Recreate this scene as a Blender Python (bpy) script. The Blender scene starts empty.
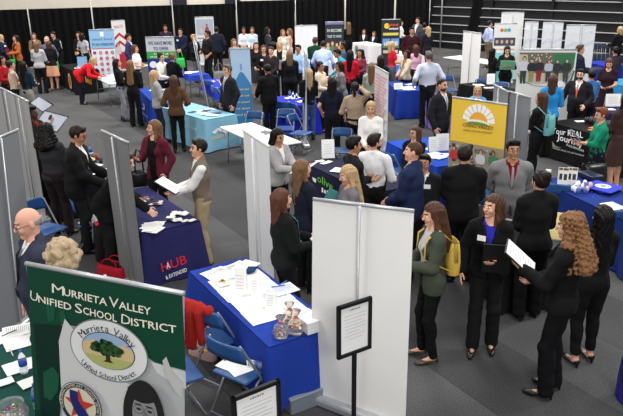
import bpy, math, random
import numpy as np
from mathutils import Vector, Matrix
from math import radians as R, sin, cos, pi, sqrt

SC = bpy.context.scene
COL = SC.collection
rnd = random.Random(7)

# ---------------- camera ----------------
FPX, TH, RO, CH = 675.0, R(19.6), R(-0.97), 3.85
_c, _s, _cr, _sr = cos(TH), sin(TH), cos(RO), sin(RO)
RX, DN, FW = Vector((1, 0, 0)), Vector((0, -_s, -_c)), Vector((0, _c, -_s))
AX = RX * _cr - DN * _sr
AD = RX * _sr + DN * _cr
cam_data = bpy.data.cameras.new('camera'); cam = bpy.data.objects.new('camera', cam_data)
COL.objects.link(cam)
cam_data.sensor_width = 36.0; cam_data.lens = FPX / 623 * 36; cam_data.clip_end = 300
M = Matrix.Identity(4)
for i in range(3):
    M[i][0] = AX[i]; M[i][1] = -AD[i]; M[i][2] = -FW[i]
M[2][3] = CH
cam.matrix_world = M
SC.camera = cam

def ray(px, py):
    a, b = px - 311.5, py - 208
    return (FW * FPX + AX * a + AD * b) / FPX
def at(px, py, z=0.0):
    d = ray(px, py); t = (z - CH) / d.z
    return Vector((d.x * t, d.y * t, z))

# ---------------- world, lamps, exposure ----------------
W = bpy.data.worlds.new('world'); SC.world = W; W.use_nodes = True
bg = W.node_tree.nodes['Background']
bg.inputs[0].default_value = (0.80, 0.88, 1.0, 1); bg.inputs[1].default_value = 0.30
def area(x, y, z, sx, sy, e, col=(1, .97, .92), tgt=None):
    l = bpy.data.lights.new('arena_or_fill_lamp', 'AREA'); l.shape = 'RECTANGLE'; l.size = sx; l.size_y = sy; l.energy = e; l.color = col
    o = bpy.data.objects.new('arena_or_fill_lamp', l); COL.objects.link(o); o.location = (x, y, z)
    if tgt:
        o.rotation_euler = (Vector(tgt) - Vector((x, y, z))).to_track_quat('-Z', 'Y').to_euler()
    return o
for (x, y) in ((-9, 6), (3, 3), (12, 10), (-10, 20), (1, 17), (12, 24), (-4, 29), (6, 31)):
    area(x, y, 11, 3.2, 3.2, 1350 if y > 8 else 620, tgt=(x, y + .01, 0))
area(-14, 2, 9, 3, 3, 600, tgt=(0, 12, 0))
area(2, -7, 8, 5, 3, 1100, tgt=(1, 9, 1))  # fill lamp added behind the camera to brighten the upright front banner
vs = SC.view_settings
SC.display_settings.display_device = 'sRGB'
vs.view_transform = 'Standard'; vs.look = 'None'; vs.gamma = 1; vs.exposure = 0.0; vs.use_curve_mapping = False

# ---------------- materials ----------------
def lin(c):
    return tuple(((v / 255) / 12.92 if v / 255 <= .04045 else ((v / 255 + .055) / 1.055) ** 2.4) for v in c)
_m = {}
def mat(col, kind='cloth'):
    key = (tuple(col), kind)
    if key in _m: return _m[key]
    m = bpy.data.materials.new(kind); m.use_nodes = True
    nt = m.node_tree; b = nt.nodes['Principled BSDF']; c = lin(col)
    N = nt.nodes.new; L = nt.links.new
    b.inputs['Base Color'].default_value = (*c, 1)
    rough, metal, spec = {'cloth': (.9, 0, .15), 'satin': (.55, 0, .4), 'skin': (.55, 0, .35), 'hair': (.5, 0, .18), 'plastic': (.4, 0, .5),
        'metal': (.4, .45, .5), 'paper': (.8, 0, .2), 'vinyl': (.5, 0, .35), 'leather': (.35, 0, .5), 'glass': (.05, 0, .5),
        'drape': (.95, 0, .1), 'paint': (.6, 0, .3), 'ink': (.6, 0, .3)}[kind]
    b.inputs['Roughness'].default_value = rough; b.inputs['Metallic'].default_value = metal
    b.inputs['Specular IOR Level'].default_value = spec
    if kind == 'glass':
        b.inputs['Transmission Weight'].default_value = .85; b.inputs['IOR'].default_value = 1.15
    if kind in ('cloth', 'drape', 'hair', 'skin', 'paint', 'leather', 'satin', 'paper', 'vinyl', 'plastic', 'metal'):
        tc = N('ShaderNodeTexCoord'); n = N('ShaderNodeTexNoise'); mp = N('ShaderNodeMapping')
        L(tc.outputs['Object'], mp.inputs[0]); L(mp.outputs[0], n.inputs[0])
        sc, am = {'cloth': (60, .16), 'drape': (20, .2), 'hair': (90, .5), 'skin': (25, .10), 'paint': (3, .08), 'leather': (50, .1), 'satin': (30, .1),
            'paper': (12, .03), 'vinyl': (4, .04), 'plastic': (8, .04), 'metal': (30, .1)}[kind]
        if kind == 'hair': mp.inputs['Scale'].default_value = (1, 1, .12)
        n.inputs['Scale'].default_value = sc; n.inputs['Detail'].default_value = 3
        r = N('ShaderNodeMapRange'); r.inputs[3].default_value = 1 - am; r.inputs[4].default_value = 1 + am
        L(n.outputs[0], r.inputs[0])
        v = N('ShaderNodeVectorMath'); v.operation = 'SCALE'; v.inputs[0].default_value = c
        L(r.outputs[0], v.inputs['Scale']); L(v.outputs[0], b.inputs['Base Color'])
        if kind in ('cloth', 'hair', 'drape'):
            bp = N('ShaderNodeBump'); bp.inputs['Strength'].default_value = .35; bp.inputs['Distance'].default_value = .006
            L(n.outputs[0], bp.inputs['Height']); L(bp.outputs[0], b.inputs['Normal'])
    _m[key] = m
    return m

# ---------------- object helpers ----------------
def tag(o, label=None, cat=None, group=None, kind=None):
    if label: o['label'] = label
    if cat: o['category'] = cat
    if group: o['group'] = group
    if kind: o['kind'] = kind
    return o
def empty(name, loc, label=None, cat=None, group=None, rz=0):
    o = bpy.data.objects.new(name, None); COL.objects.link(o); o.location = loc; o.rotation_euler = (0, 0, rz)
    o.empty_display_size = .1
    return tag(o, label, cat, group)
class MB:
    """collects shapes into one mesh"""
    def __init__(s): s.v = []; s.f = []; s.mi = []; s.smooth = []
    def add(s, v, f, mi=0, sm=False):
        o = len(s.v); s.v += [tuple(p) for p in v]
        for q in f: s.f.append([i + o for i in q]); s.mi.append(mi); s.smooth.append(sm)
        return s
    def box(s, c, sz, rot=None, mi=0, bev=0.0):
        c = Vector(c); hx, hy, hz = sz[0] / 2, sz[1] / 2, sz[2] / 2
        if bev <= 0:
            P = [Vector((x * hx, y * hy, z * hz)) for x in (-1, 1) for y in (-1, 1) for z in (-1, 1)]
            F = [(0, 1, 3, 2), (4, 6, 7, 5), (0, 4, 5, 1), (2, 3, 7, 6), (0, 2, 6, 4), (1, 5, 7, 3)]
        else:
            b = min(bev, hx * .9, hy * .9, hz * .9); P = []; 
            prof = []
            for (sx, sy) in ((1, 1), (-1, 1), (-1, -1), (1, -1)):
                a0 = {(1, 1): 0, (-1, 1): pi / 2, (-1, -1): pi, (1, -1): 1.5 * pi}[(sx, sy)]
                for k in range(3):
                    a = a0 + k * pi / 4; prof.append((sx * (hx - b), sy * (hy - b), cos(a), sin(a)))
            for (z, o) in ((-hz, 0), (-hz + b * .35, .7), (-hz + b, 1), (hz - b, 1), (hz - b * .35, .7), (hz, 0)):
                for (x, y, ca, sa) in prof: P.append(Vector((x + ca * b * o, y + sa * b * o, z)))
            n = len(prof); F = [tuple(reversed(range(n))), tuple(range(5 * n, 6 * n))]
            for k in range(5):
                for i in range(n): F.append((k * n + i, k * n + (i + 1) % n, (k + 1) * n + (i + 1) % n, (k + 1) * n + i))
        if rot is not None: P = [rot @ p for p in P]
        return s.add([p + c for p in P], F, mi)
    def tube(s, pts, r, n=8, mi=0, closed=False, flat=1.0):
        pts = [Vector(p) for p in pts]; m = len(pts); V = []; up = Vector((0, 0, 1)); prev = None
        for i, p in enumerate(pts):
            if closed: d = pts[(i + 1) % m] - pts[i - 1]
            else: d = pts[min(i + 1, m - 1)] - pts[max(i - 1, 0)]
            d.normalize()
            a = prev if prev is not None else (d.cross(up) if abs(d.z) < .95 else d.cross(Vector((1, 0, 0))))
            a = (a - d * a.dot(d)).normalized(); b = d.cross(a); prev = a
            rr = r[i] if isinstance(r, (list, tuple)) else r
            for k in range(n):
                t = 2 * pi * k / n; V.append(p + a * cos(t) * rr + b * sin(t) * rr * flat)
        F = []
        for i in range(m if closed else m - 1):
            j = (i + 1) % m
            for k in range(n): F.append((i * n + k, i * n + (k + 1) % n, j * n + (k + 1) % n, j * n + k))
        if not closed: F += [tuple(reversed(range(n))), tuple(range((m - 1) * n, m * n))]
        return s.add(V, F, mi, True)
    def lathe(s, prof, c=(0, 0, 0), n=16, mi=0, rot=None):
        c = Vector(c); V = []; F = []
        for (r, z) in prof:
            for k in range(n):
                t = 2 * pi * k / n; p = Vector((r * cos(t), r * sin(t), z))
                if rot is not None: p = rot @ p
                V.append(p + c)
        for i in range(len(prof) - 1):
            for k in range(n): F.append((i * n + k, i * n + (k + 1) % n, (i + 1) * n + (k + 1) % n, (i + 1) * n + k))
        F += [tuple(reversed(range(n))), tuple(range((len(prof) - 1) * n, len(prof) * n))]
        return s.add(V, F, mi, True)
    def ball(s, c, r, n=10, mi=0):
        rx, ry, rz = (r, r, r) if not isinstance(r, (tuple, list)) else r
        V = []; F = []; m = max(4, n // 2)
        for i in range(m + 1):
            a = pi * i / m
            for k in range(n):
                t = 2 * pi * k / n; V.append((c[0] + rx * sin(a) * cos(t), c[1] + ry * sin(a) * sin(t), c[2] - rz * cos(a)))
        for i in range(m):
            for k in range(n): F.append((i * n + k, i * n + (k + 1) % n, (i + 1) * n + (k + 1) % n, (i + 1) * n + k))
        return s.add(V, F, mi, True)
    def build(s, name, mats, parent=None, loc=None, rz=None):
        me = bpy.data.meshes.new(name); me.from_pydata(s.v, [], s.f)
        for m in (mats if isinstance(mats, (list, tuple)) else [mats]): me.materials.append(m)
        me.polygons.foreach_set('material_index', s.mi); me.polygons.foreach_set('use_smooth', s.smooth); me.update()
        o = bpy.data.objects.new(name, me); COL.objects.link(o)
        if parent is not None: o.parent = parent
        if loc is not None: o.location = loc
        if rz is not None: o.rotation_euler = (0, 0, rz)
        return o
def copy_tree(o, parent=None):
    c = o.copy(); COL.objects.link(c); c.parent = parent
    for ch in list(o.children): copy_tree(ch, c)
    return c

# text as mesh
def text_mesh(body):
    cu = bpy.data.curves.new('t', 'FONT'); cu.body = body; cu.size = 1; cu.resolution_u = 2; cu.offset = .012 if len(body) > 1 else 0
    ob = bpy.data.objects.new('t', cu); me = ob.to_mesh()
    V = np.array([v.co[:] for v in me.vertices]) if len(me.vertices) else np.zeros((0, 3))
    F = [list(p.vertices) for p in me.polygons]
    ob.to_mesh_clear(); bpy.data.objects.remove(ob); bpy.data.curves.remove(cu)
    return V, F

class Panel:
    """a flat printed face: origin, unit axes, size; artwork is laid on it in layers"""
    def __init__(s, O, U, V, w, h, parent, base=None):
        s.O, s.U, s.V, s.w, s.h = Vector(O), Vector(U).normalized(), Vector(V).normalized(), w, h
        s.N = s.U.cross(s.V).normalized(); s.parent = parent; s.k = 0
        if (Vector((0, 0, CH)) - s.O).dot(s.N) < 0: s.N = -s.N
    def uv(s, px, py):
        d = ray(px, py); C0 = Vector((0, 0, CH)); t = (s.O - C0).dot(s.N) / d.dot(s.N); p = C0 + d * t - s.O
        g = s.U.dot(s.V); a, b = p.dot(s.U), p.dot(s.V)
        return ((a - b * g) / (1 - g * g), (b - a * g) / (1 - g * g))
    def P(s, u, v, k=None):
        k = s.k if k is None else k
        return s.O + s.U * u + s.V * v + s.N * (.003 + .0013 * k)
    def put(s, name, V2, F, m, label=None):
        s.k += 1; mb = MB(); w = s.parent.matrix_world.inverted() if False else None
        mb.add([s.P(u, v) - s.parent.location for u, v in V2], F); o = mb.build(name, m, s.parent)
        if s.parent.rotation_euler.z: raise ValueError
        if label: o['label'] = label
        return o
    def poly(s, name, pts, m, pix=True, label=None):
        q = [s.uv(*p) if pix else p for p in pts]
        return s.put(name, q, [list(range(len(q)))], m, label)
    def rect(s, name, u0, v0, u1, v1, m, label=None):
        return s.put(name, [(u0, v0), (u1, v0), (u1, v1), (u0, v1)], [(0, 1, 2, 3)], m, label)
    def ell(s, name, cu, cv, ru, rv, m, a0=0, a1=360, rot=0, inner=0, label=None):
        n = 48; V = []; F = []
        for i in range(n + 1):
            a = R(a0 + (a1 - a0) * i / n)
            for q in (inner, 1):
                x, y = ru * cos(a) * q, rv * sin(a) * q; V.append((cu + x * cos(rot) - y * sin(rot), cv + x * sin(rot) + y * cos(rot)))
        for i in range(n): F.append((2 * i, 2 * i + 1, 2 * i + 3, 2 * i + 2))
        return s.put(name, V, F, m, label)
    def many(s, name, shapes, m, label=None):
        V = []; F = []
        for pts in shapes:
            F.append([len(V) + i for i in range(len(pts))]); V += list(pts)
        return s.put(name, V, F, m, label)
    def text(s, body, a, b, m, h=None, pix=True, name='lettering', mirror=False):
        (u0, v0), (u1, v1) = (s.uv(*a), s.uv(*b)) if pix else (a, b)
        if body[0] == '~':   # writing too small to read in the photograph: word-long strokes
            V = []; F = []; x0 = 0
            for wd in body[1:].split(' '):
                n = len(wd)
                for k in range(n):
                    q = len(V); hh_ = (.52, .72, .5, .6)[(k * 7 + n) % 4]; V += [(x0 + k * .55, 0, 0), (x0 + k * .55 + .38, 0, 0), (x0 + k * .55 + .38, hh_, 0), (x0 + k * .55 + .05, hh_, 0)]; F.append([q, q + 1, q + 2, q + 3])
                x0 += n * .55 + .4
            V = np.array(V)
        else: V, F = text_mesh(body)
        if not len(V): return
        L = sqrt((u1 - u0) ** 2 + (v1 - v0) ** 2); w = V[:, 0].max() - V[:, 0].min(); x = (V[:, 0] - V[:, 0].min()) / w
        if mirror: x = 1 - x
        hh = h if h else L / w * .72; y = V[:, 1] / .72 * hh
        cu, cv = (u1 - u0) / L, (v1 - v0) / L
        q = [(u0 + X * L * cu - Y * cv, v0 + X * L * cv + Y * cu) for X, Y in zip(x, y)]
        return s.put(name, q, F, m)
    def arc_text(s, body, cu, cv, ru, rv, a0, a1, h, m, flip=False, rot=0):
        ws = []; glyphs = []
        for ch in body:
            V, F = text_mesh(ch) if ch != ' ' else (np.zeros((0, 3)), [])
            w = (V[:, 0].max() - V[:, 0].min()) + .08 if len(V) else .35
            ws.append(w); glyphs.append((V, F))
        tot = sum(ws); acc = 0; VV = []; FF = []
        for (V, F), w in zip(glyphs, ws):
            t = (acc + w / 2) / tot; acc += w; a = R(a0 + (a1 - a0) * t)
            px, py = ru * cos(a), rv * sin(a); tx, ty = -ru * sin(a), rv * cos(a)
            if a1 < a0: tx, ty = -tx, -ty
            l = sqrt(tx * tx + ty * ty); tx /= l; ty /= l
            if len(V):
                k = h / .72; x = (V[:, 0] - V[:, 0].mean()) * k; y = (V[:, 1] - .36) * k; o = len(VV)
                for X, Y in zip(x, y):
                    gx, gy = px + X * tx - Y * ty, py + X * ty + Y * tx
                    VV.append((cu + gx * cos(rot) - gy * sin(rot), cv + gx * sin(rot) + gy * cos(rot)))
                FF += [[i + o for i in f] for f in F]
        return s.put('lettering', VV, FF, m)

# ---------------- solid bodies: distance fields meshed on a grid ----------------
def v3(*a): return np.array(a, dtype=np.float32)
def rotx(a): c, s = cos(a), sin(a); return np.array([[1, 0, 0], [0, c, -s], [0, s, c]], dtype=np.float32)
def roty(a): c, s = cos(a), sin(a); return np.array([[c, 0, s], [0, 1, 0], [-s, 0, c]], dtype=np.float32)
def rotz(a): c, s = cos(a), sin(a); return np.array([[c, -s, 0], [s, c, 0], [0, 0, 1]], dtype=np.float32)
I3 = np.eye(3, dtype=np.float32)
def cap(a, b, ra, rb=None): return ('c', np.asarray(a, np.float32), np.asarray(b, np.float32), ra, ra if rb is None else rb)
def ell(c, r, Rm=I3): return ('e', np.asarray(c, np.float32), np.asarray(r, np.float32), Rm)
def pbox(p, d):
    if p[0] == 'c':
        m = np.array([max(p[3], p[4]) + d] * 3); return np.minimum(p[1], p[2]) - m, np.maximum(p[1], p[2]) + m
    m = np.abs(p[3]) @ p[2] + d; return p[1] - m, p[1] + m
def pdist(p, X, d):
    if p[0] == 'c':
        a, b = p[1], p[2]; ba = b - a; l = float(ba @ ba) + 1e-9
        Q = [X[i] - a[i] for i in range(3)]
        t = np.clip((Q[0] * ba[0] + Q[1] * ba[1] + Q[2] * ba[2]) / l, 0, 1)
        return np.sqrt((Q[0] - t * ba[0]) ** 2 + (Q[1] - t * ba[1]) ** 2 + (Q[2] - t * ba[2]) ** 2) - (p[3] + (p[4] - p[3]) * t) - d
    c, r, Rm = p[1], p[2] + d, p[3]
    Q = [X[i] - c[i] for i in range(3)]
    L = [Q[0] * Rm[0, j] + Q[1] * Rm[1, j] + Q[2] * Rm[2, j] for j in range(3)]
    k0 = np.sqrt(sum((L[j] / r[j]) ** 2 for j in range(3))); k1 = np.sqrt(sum((L[j] / r[j] ** 2) ** 2 for j in range(3))) + 1e-6
    return k0 * (k0 - 1) / k1
class Field:
    def __init__(s, prims, h, d=0.0, pad=0.0, k=.03):
        B = [pbox(p, d + pad) for p in prims]
        lo = np.min([b[0] for b in B], 0) - 2.5 * h; hi = np.max([b[1] for b in B], 0) + 2.5 * h
        n = np.ceil((hi - lo) / h).astype(int) + 1
        s.lo, s.h, s.n = lo.astype(np.float32), h, n
        s.F = np.full(tuple(n), 1.0, np.float32)
        s.ax = [lo[i] + np.arange(n[i], dtype=np.float32) * h for i in range(3)]
        for p in prims: s.add(p, d, k)
    def sl(s, lo, hi):
        a = np.maximum(np.floor((lo - s.lo) / s.h).astype(int), 0); b = np.minimum(np.ceil((hi - s.lo) / s.h).astype(int) + 1, s.n)
        sl = tuple(slice(a[i], max(b[i], a[i])) for i in range(3))
        X = [s.ax[0][sl[0]][:, None, None], s.ax[1][sl[1]][None, :, None], s.ax[2][sl[2]][None, None, :]]
        return sl, X
    def add(s, p, d=0.0, k=.03):
        lo, hi = pbox(p, d + k + s.h * 2); sl, X = s.sl(lo, hi); f = s.F[sl]
        if f.size == 0: return
        g = pdist(p, X, d); hh = np.maximum(k - np.abs(f - g), 0) / k
        s.F[sl] = np.minimum(f, g) - hh * hh * k * .25
    def sub(s, p, d=0.0):
        lo, hi = pbox(p, d + s.h * 3); sl, X = s.sl(lo, hi)
        if s.F[sl].size: s.F[sl] = np.maximum(s.F[sl], -pdist(p, X, d))
    def X(s): return [s.ax[0][:, None, None], s.ax[1][None, :, None], s.ax[2][None, None, :]]
    def cut(s, fn): s.F = np.maximum(s.F, fn(*s.X()).astype(np.float32))
    def mesh(s):
        F = s.F; S = F < 0
        n = np.zeros(tuple(s.n - 1), np.int8)
        for i in (0, 1):
            for j in (0, 1):
                for k in (0, 1): n += S[i:i + n.shape[0], j:j + n.shape[1], k:k + n.shape[2]]
        act = (n > 0) & (n < 8); I = np.argwhere(act)
        if not len(I): return np.zeros((0, 3)), np.zeros((0, 4), int)
        idx = np.full(act.shape, -1, np.int64); idx[act] = np.arange(len(I))
        acc = np.zeros((len(I), 3), np.float32); cnt = np.zeros(len(I), np.float32)
        for ax in range(3):
            o = [a for a in range(3) if a != ax]
            for u in (0, 1):
                for v in (0, 1):
                    A = np.zeros(3, int); A[o[0]] = u; A[o[1]] = v; Bc = A.copy(); Bc[ax] = 1
                    ia = I + A; ib = I + Bc
                    fa = F[ia[:, 0], ia[:, 1], ia[:, 2]]; fb = F[ib[:, 0], ib[:, 1], ib[:, 2]]
                    m = (fa < 0) != (fb < 0); t = fa[m] / (fa[m] - fb[m])
                    P = ia[m].astype(np.float32); P[:, ax] += t; acc[m] += P; cnt[m] += 1
        V = acc / cnt[:, None] * s.h + s.lo
        Q = []
        for ax in range(3):
            o1, o2 = [(1, 2), (2, 0), (0, 1)][ax]
            sl0 = [slice(None)] * 3; sl1 = [slice(None)] * 3; sl0[ax] = slice(0, -1); sl1[ax] = slice(1, None)
            a, b = S[tuple(sl0)], S[tuple(sl1)]
            for inv in (False, True):
                m = (a & ~b) if not inv else (~a & b)
                E = np.argwhere(m)
                E = E[(E[:, o1] > 0) & (E[:, o2] > 0) & (E[:, o1] < s.n[o1] - 1) & (E[:, o2] < s.n[o2] - 1)]
                def g(d1, d2):
                    e = E.copy(); e[:, o1] += d1; e[:, o2] += d2; return idx[e[:, 0], e[:, 1], e[:, 2]]
                q = np.stack([g(-1, -1), g(0, -1), g(0, 0), g(-1, 0)], 1)
                Q.append(q[:, ::-1] if inv else q)
        Q = np.concatenate(Q); Q = Q[(Q >= 0).all(1)]
        return V, Q
def mesh_obj(name, pieces, mats, parent, s=1.0, mi=None):
    V = []; Q = []; o = 0
    for v, q in pieces: V.append(v); Q.append(q + o); o += len(v)
    V = np.concatenate(V) * s; Q = np.concatenate(Q)
    me = bpy.data.meshes.new(name)
    me.vertices.add(len(V)); me.vertices.foreach_set('co', V.astype(np.float32).ravel())
    me.loops.add(Q.size); me.loops.foreach_set('vertex_index', Q.astype(np.int32).ravel())
    me.polygons.add(len(Q)); me.polygons.foreach_set('loop_start', np.arange(0, Q.size, 4, dtype=np.int32))
    for m in mats: me.materials.append(m)
    if mi is not None: me.polygons.foreach_set('material_index', mi.astype(np.int32))
    me.polygons.foreach_set('use_smooth', np.ones(len(Q), bool))
    me.update(calc_edges=True)
    ob = bpy.data.objects.new(name, me); COL.objects.link(ob); ob.parent = parent
    return ob

def ik(a, t, l1, l2, pole):
    d = t - a; L = float(np.linalg.norm(d)); Lm = min(L, (l1 + l2) * .998)
    u = d / (L + 1e-9); t = a + u * Lm
    x = (l1 * l1 - l2 * l2 + Lm * Lm) / (2 * Lm); hgt = sqrt(max(l1 * l1 - x * x, 0))
    p = pole - u * float(pole @ u); p = p / (np.linalg.norm(p) + 1e-9)
    return a + u * x + p * hgt, t
def nrm(v): return v / (np.linalg.norm(v) + 1e-9)

SK = {'fair': (226, 178, 152), 'light': (208, 158, 130), 'tan': (178, 126, 96), 'brown': (134, 88, 64), 'dark': (84, 54, 42), 'pink': (222, 165, 142)}
HC = {'black': (13, 11, 11), 'dark': (32, 23, 19), 'brown': (72, 48, 34), 'light': (112, 82, 58), 'blonde': (176, 148, 108), 'red': (110, 58, 36), 'gray': (150, 145, 138), 'gb': (168, 148, 120), 'auburn': (84, 50, 38), 'salt': (85, 78, 72), 'honey': (118, 84, 54)}
ARMS = {'down': ((-.25, .03, .90), (.25, .05, .90)), 'hold': ((-.09, .30, 1.10), (.10, .28, 1.08)), 'low': ((-.08, .26, 1.0), (.08, .26, 1.0)),
        'cross': ((.08, .22, 1.16), (-.08, .24, 1.13)), 'reachR': ((-.25, .05, .9), (.16, .46, 1.02)), 'reachL': ((-.16, .46, 1.02), (.25, .05, .9)),
        'table': ((-.2, .45, .92), (.2, .45, .92)), 'talk': ((-.2, .22, 1.05), (.18, .30, 1.22)), 'read': ((-.12, .30, 1.18), (.12, .30, 1.18)),
        'clasp': ((-.03, .22, .96), (.03, .23, .95)), 'back': ((-.07, -.17, .98), (.07, -.18, .99)), 'hipR': ((-.25, .05, .9), (.22, .08, 1.0)),
        'bentL': ((-.22, .2, 1.08), (.25, .03, .9)), 'bentR': ((-.25, .03, .9), (.2, .22, 1.08)), 'up': ((-.2, .25, 1.1), (.14, -.02, 1.62)), 'armR': ((-.15, .2, 1.1), (.24, .02, .9)),
        'lap': ((-.1, .3, .95), (.1, .32, .93))}

def person(pos, hd, label, H=1.68, sex='f', skin='light', hair=('long', 'brown'), top=('shirt', (40, 40, 45)), inner=(230, 230, 230), tie=None,
           bot=('trousers', (22, 22, 25)), arms='down', lean=0, twist=0, turn=0, nod=0, seat=False, shoes=(20, 18, 18), stride=(.0, .06), wide=1.0,
           glasses=False, beard=None, badge=None, lanyard=None, sleeve='long', hairlen=None, stripe=None, hold=None, near=None, hem=None, group=None, pelvis=0.0, scarf=None):
    pos = Vector(pos); s = H / 1.75; dist = pos.y
    near = (dist < 8.5) if near is None else near
    hb = (.0125 if near else .018 if dist < 16 else .024); hh = (.0065 if near else .009 if dist < 16 else .0125); hd_h = (.0055 if near else .0075)
    root = empty('person', (pos.x, pos.y, 0), label, 'person', group, rz=-R(hd))
    f = sex == 'f'
    sw, cw, ww, hw = (.163, .145, .13, .150) if f else (.19, .17, .152, .155)
    sw *= (wide + 1) / 2; cw *= wide; ww *= wide; hw *= wide; fd = wide
    dz = -.42 if seat else 0.0
    P0 = v3(0, pelvis, .95); T = rotz(R(twist)) @ rotx(-R(lean)); heel = .03 if f and bot[0] not in ('jeans', 'boots') else 0
    OFF = v3(0, 0, dz + (0 if seat else heel))
    tp = lambda *a: P0 + T @ (v3(*a) - v3(0, 0, .95)) + OFF
    invT = lambda X: [sum((X[j] - (P0 + OFF)[j]) * T[j, i] for j in range(3)) + (0, 0, .95)[i] for i in range(3)]
    # torso
    tor = [ell(tp(0, 0, 1.27), (cw, .112 * fd, .20), T), cap(tp(-sw + .035, -.005, 1.41), tp(sw - .035, -.005, 1.41), .055),
           ell(tp(0, .008, 1.08), (ww, .098 * fd, .18), T), cap(tp(0, -.015, 1.49), tp(-.10, -.01, 1.435), .04), cap(tp(0, -.015, 1.49), tp(.10, -.01, 1.435), .04)]
    if f: tor += [ell(tp(-.062, .075, 1.27), (.058, .05, .06), T), ell(tp(.062, .075, 1.27), (.058, .05, .06), T)]
    elif wide > 1.05: tor += [ell(tp(0, .05, 1.08), (ww * .9, .10 * fd, .15), T)]
    pel = [ell(tp(0, -.008, .94), (hw, (.100 if f else .106) * fd, .13), T)]
    Hd = T @ rotx(R(lean * .6)) if lean > 25 else T
    Hd = Hd @ rotz(-R(turn)) @ rotx(-R(nod))
    N0 = tp(0, -.005, 1.52)
    hp = lambda x, y, z: N0 + Hd @ v3(x, y, z - 1.52)
    neck = [cap(tp(0, .0, 1.44), hp(0, .0, 1.585), .048 if not f else .043, .052 if not f else .043)]
    # legs
    lg = {}; legs = []; calf = []; shoe_pos = []
    for sd, fy in ((-1, stride[0]), (1, stride[1])):
        hip = P0 + OFF + v3(.085 * sd, -.01, -.05)
        an = v3(.10 * sd, fy - .02 + (.38 if seat else 0), .085 + heel)
        kn, an = ik(hip, an, .416, .408, v3(.05 * sd, 1, 0.3 if seat else 0))
        lg[sd] = (hip, kn, an)
        legs += [cap(hip, kn, .083 * (wide + 1) / 2, .056)]; calf += [cap(kn, an, .055, .037), ell(kn + (an - kn) * .3 + v3(0, -.02, 0), (.05, .05, .11))]
    # arms
    am = ARMS[arms] if isinstance(arms, str) else arms
    arm = {}; hands = {}
    upl = []; fol = []
    for sd, t in ((-1, am[0]), (1, am[1])):
        sh = tp(sd * sw, -.005, 1.40); t = np.array(t, np.float32) + OFF + v3(0, pelvis * .5, 0)
        if lean > 12: t = t if lean > 35 else t
        el, wr = ik(sh, t, .285, .255, (T @ v3(.45 * sd, -.5, -.65)).astype(np.float32))
        arm[sd] = (sh, el, wr); k = 1.0 if f else 1.15
        upl += [cap(sh, el, .045 * k, .036 * k)]; fol += [cap(el, wr, .036 * k, .025 * k)]
        d = nrm(wr - el); raised = wr[2] - OFF[2] > 1.02
        nrmv = nrm(v3(-sd * .8, 0, -.5) if not raised else v3(-sd * .5, .1, .8)); nrmv = nrm(nrmv - d * float(nrmv @ d))
        side = np.cross(nrmv, d); th = side if (side @ v3(0, .6, .8)) > 0 else -side
        hs = .93 if f else 1.05
        q = lambda a, b, c: wr + (d * a + th * b + nrmv * c) * hs
        hpz = [ell(wr + d * .048 * hs, v3(.05, .040, .017) * hs, np.stack([d, th, nrmv], 1)), cap(wr - d * .04, wr + d * .015, .027 * k, .024)]
        fp = []
        cl = .045 if raised else .02
        for j, (o, ln) in enumerate(((.030, .068), (.010, .078), (-.010, .072), (-.029, .056))):
            fp += [cap(q(.085, o, 0), q(.085 + ln * .5, o * 1.1, cl * .35), .0088, .008), cap(q(.085 + ln * .5, o * 1.1, cl * .35), q(.085 + ln * .85, o * 1.1, cl), .008, .0065)]
        fp += [cap(q(.02, .03, .004), q(.055, .062, .02), .0115, .0095), cap(q(.055, .062, .02), q(.088, .062, .032), .0095, .0075)]
        hands[sd] = (hpz, fp, q(.07, 0, .02), d, nrmv)
    skin_m = mat(SK[skin], 'skin')
    body_pr = tor + pel + neck + legs + calf + upl + fol
    pieces = [Field(body_pr, max(hb, .016), k=.035).mesh()]
    # feet inside the shoes belong to the body
    fpr = []
    for sd in (-1, 1):
        an = lg[sd][2]; fpr.append([cap(an + v3(0, -.02, -.045), an + v3(0, .13, -.06 - heel), .030, .024), cap(an + v3(0, 0, 0), an + v3(0, 0, -.045), .034, .032)])
        pieces.append(Field(fpr[-1], .014, k=.03).mesh())
    for sd in (-1, 1):
        F_ = Field(hands[sd][0], hd_h, pad=.09, k=.02)
        for p in hands[sd][1]: F_.add(p, 0, .006)
        pieces.append(F_.mesh())
    # head
    hpr = [ell(hp(0, -.010, 1.655), (.075, .093, .095), Hd), ell(hp(0, .020, 1.600), (.056 if f else .060, .068, .082), Hd), cap(hp(0, -.01, 1.60), hp(0, -.01, 1.50), .046 if not f else .04)]
    F_ = Field(hpr, hh, pad=.02, k=.03)
    for sx in (-1, 1):
        F_.sub(ell(hp(sx * .030, .104, 1.642), (.019, .018, .012), Hd))
        F_.add(ell(hp(sx * .030, .080, 1.642), (.013, .012, .010), Hd), 0, .004)
        F_.add(ell(hp(sx * .078, -.012, 1.630), (.010, .018, .032), Hd), 0, .01)
        F_.add(ell(hp(sx * .036, .066, 1.603), (.02, .02, .018), Hd), 0, .02)
        F_.add(cap(hp(sx * .014, .087, 1.668), hp(sx * .043, .079, 1.667), .005), 0, .012)
    F_.add(cap(hp(0, .086, 1.648), hp(0, .106, 1.610), .008, .0135), 0, .012)
    F_.add(ell(hp(0, .082, 1.574), (.024, .014, .011), Hd), 0, .008); F_.add(ell(hp(0, .070, 1.540), (.024, .022, .02), Hd), 0, .02)
    hv, hq = F_.mesh(); pieces.append((hv, hq))
    allq = sum(len(p[1]) for p in pieces); mi = np.zeros(allq, int); st = allq - len(hq)
    L = (hv[hq].mean(1) - N0) @ Hd + v3(0, 0, 1.52); x, y, z = np.abs(L[:, 0]), L[:, 1], L[:, 2]
    e = .009 if near else .011
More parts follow.
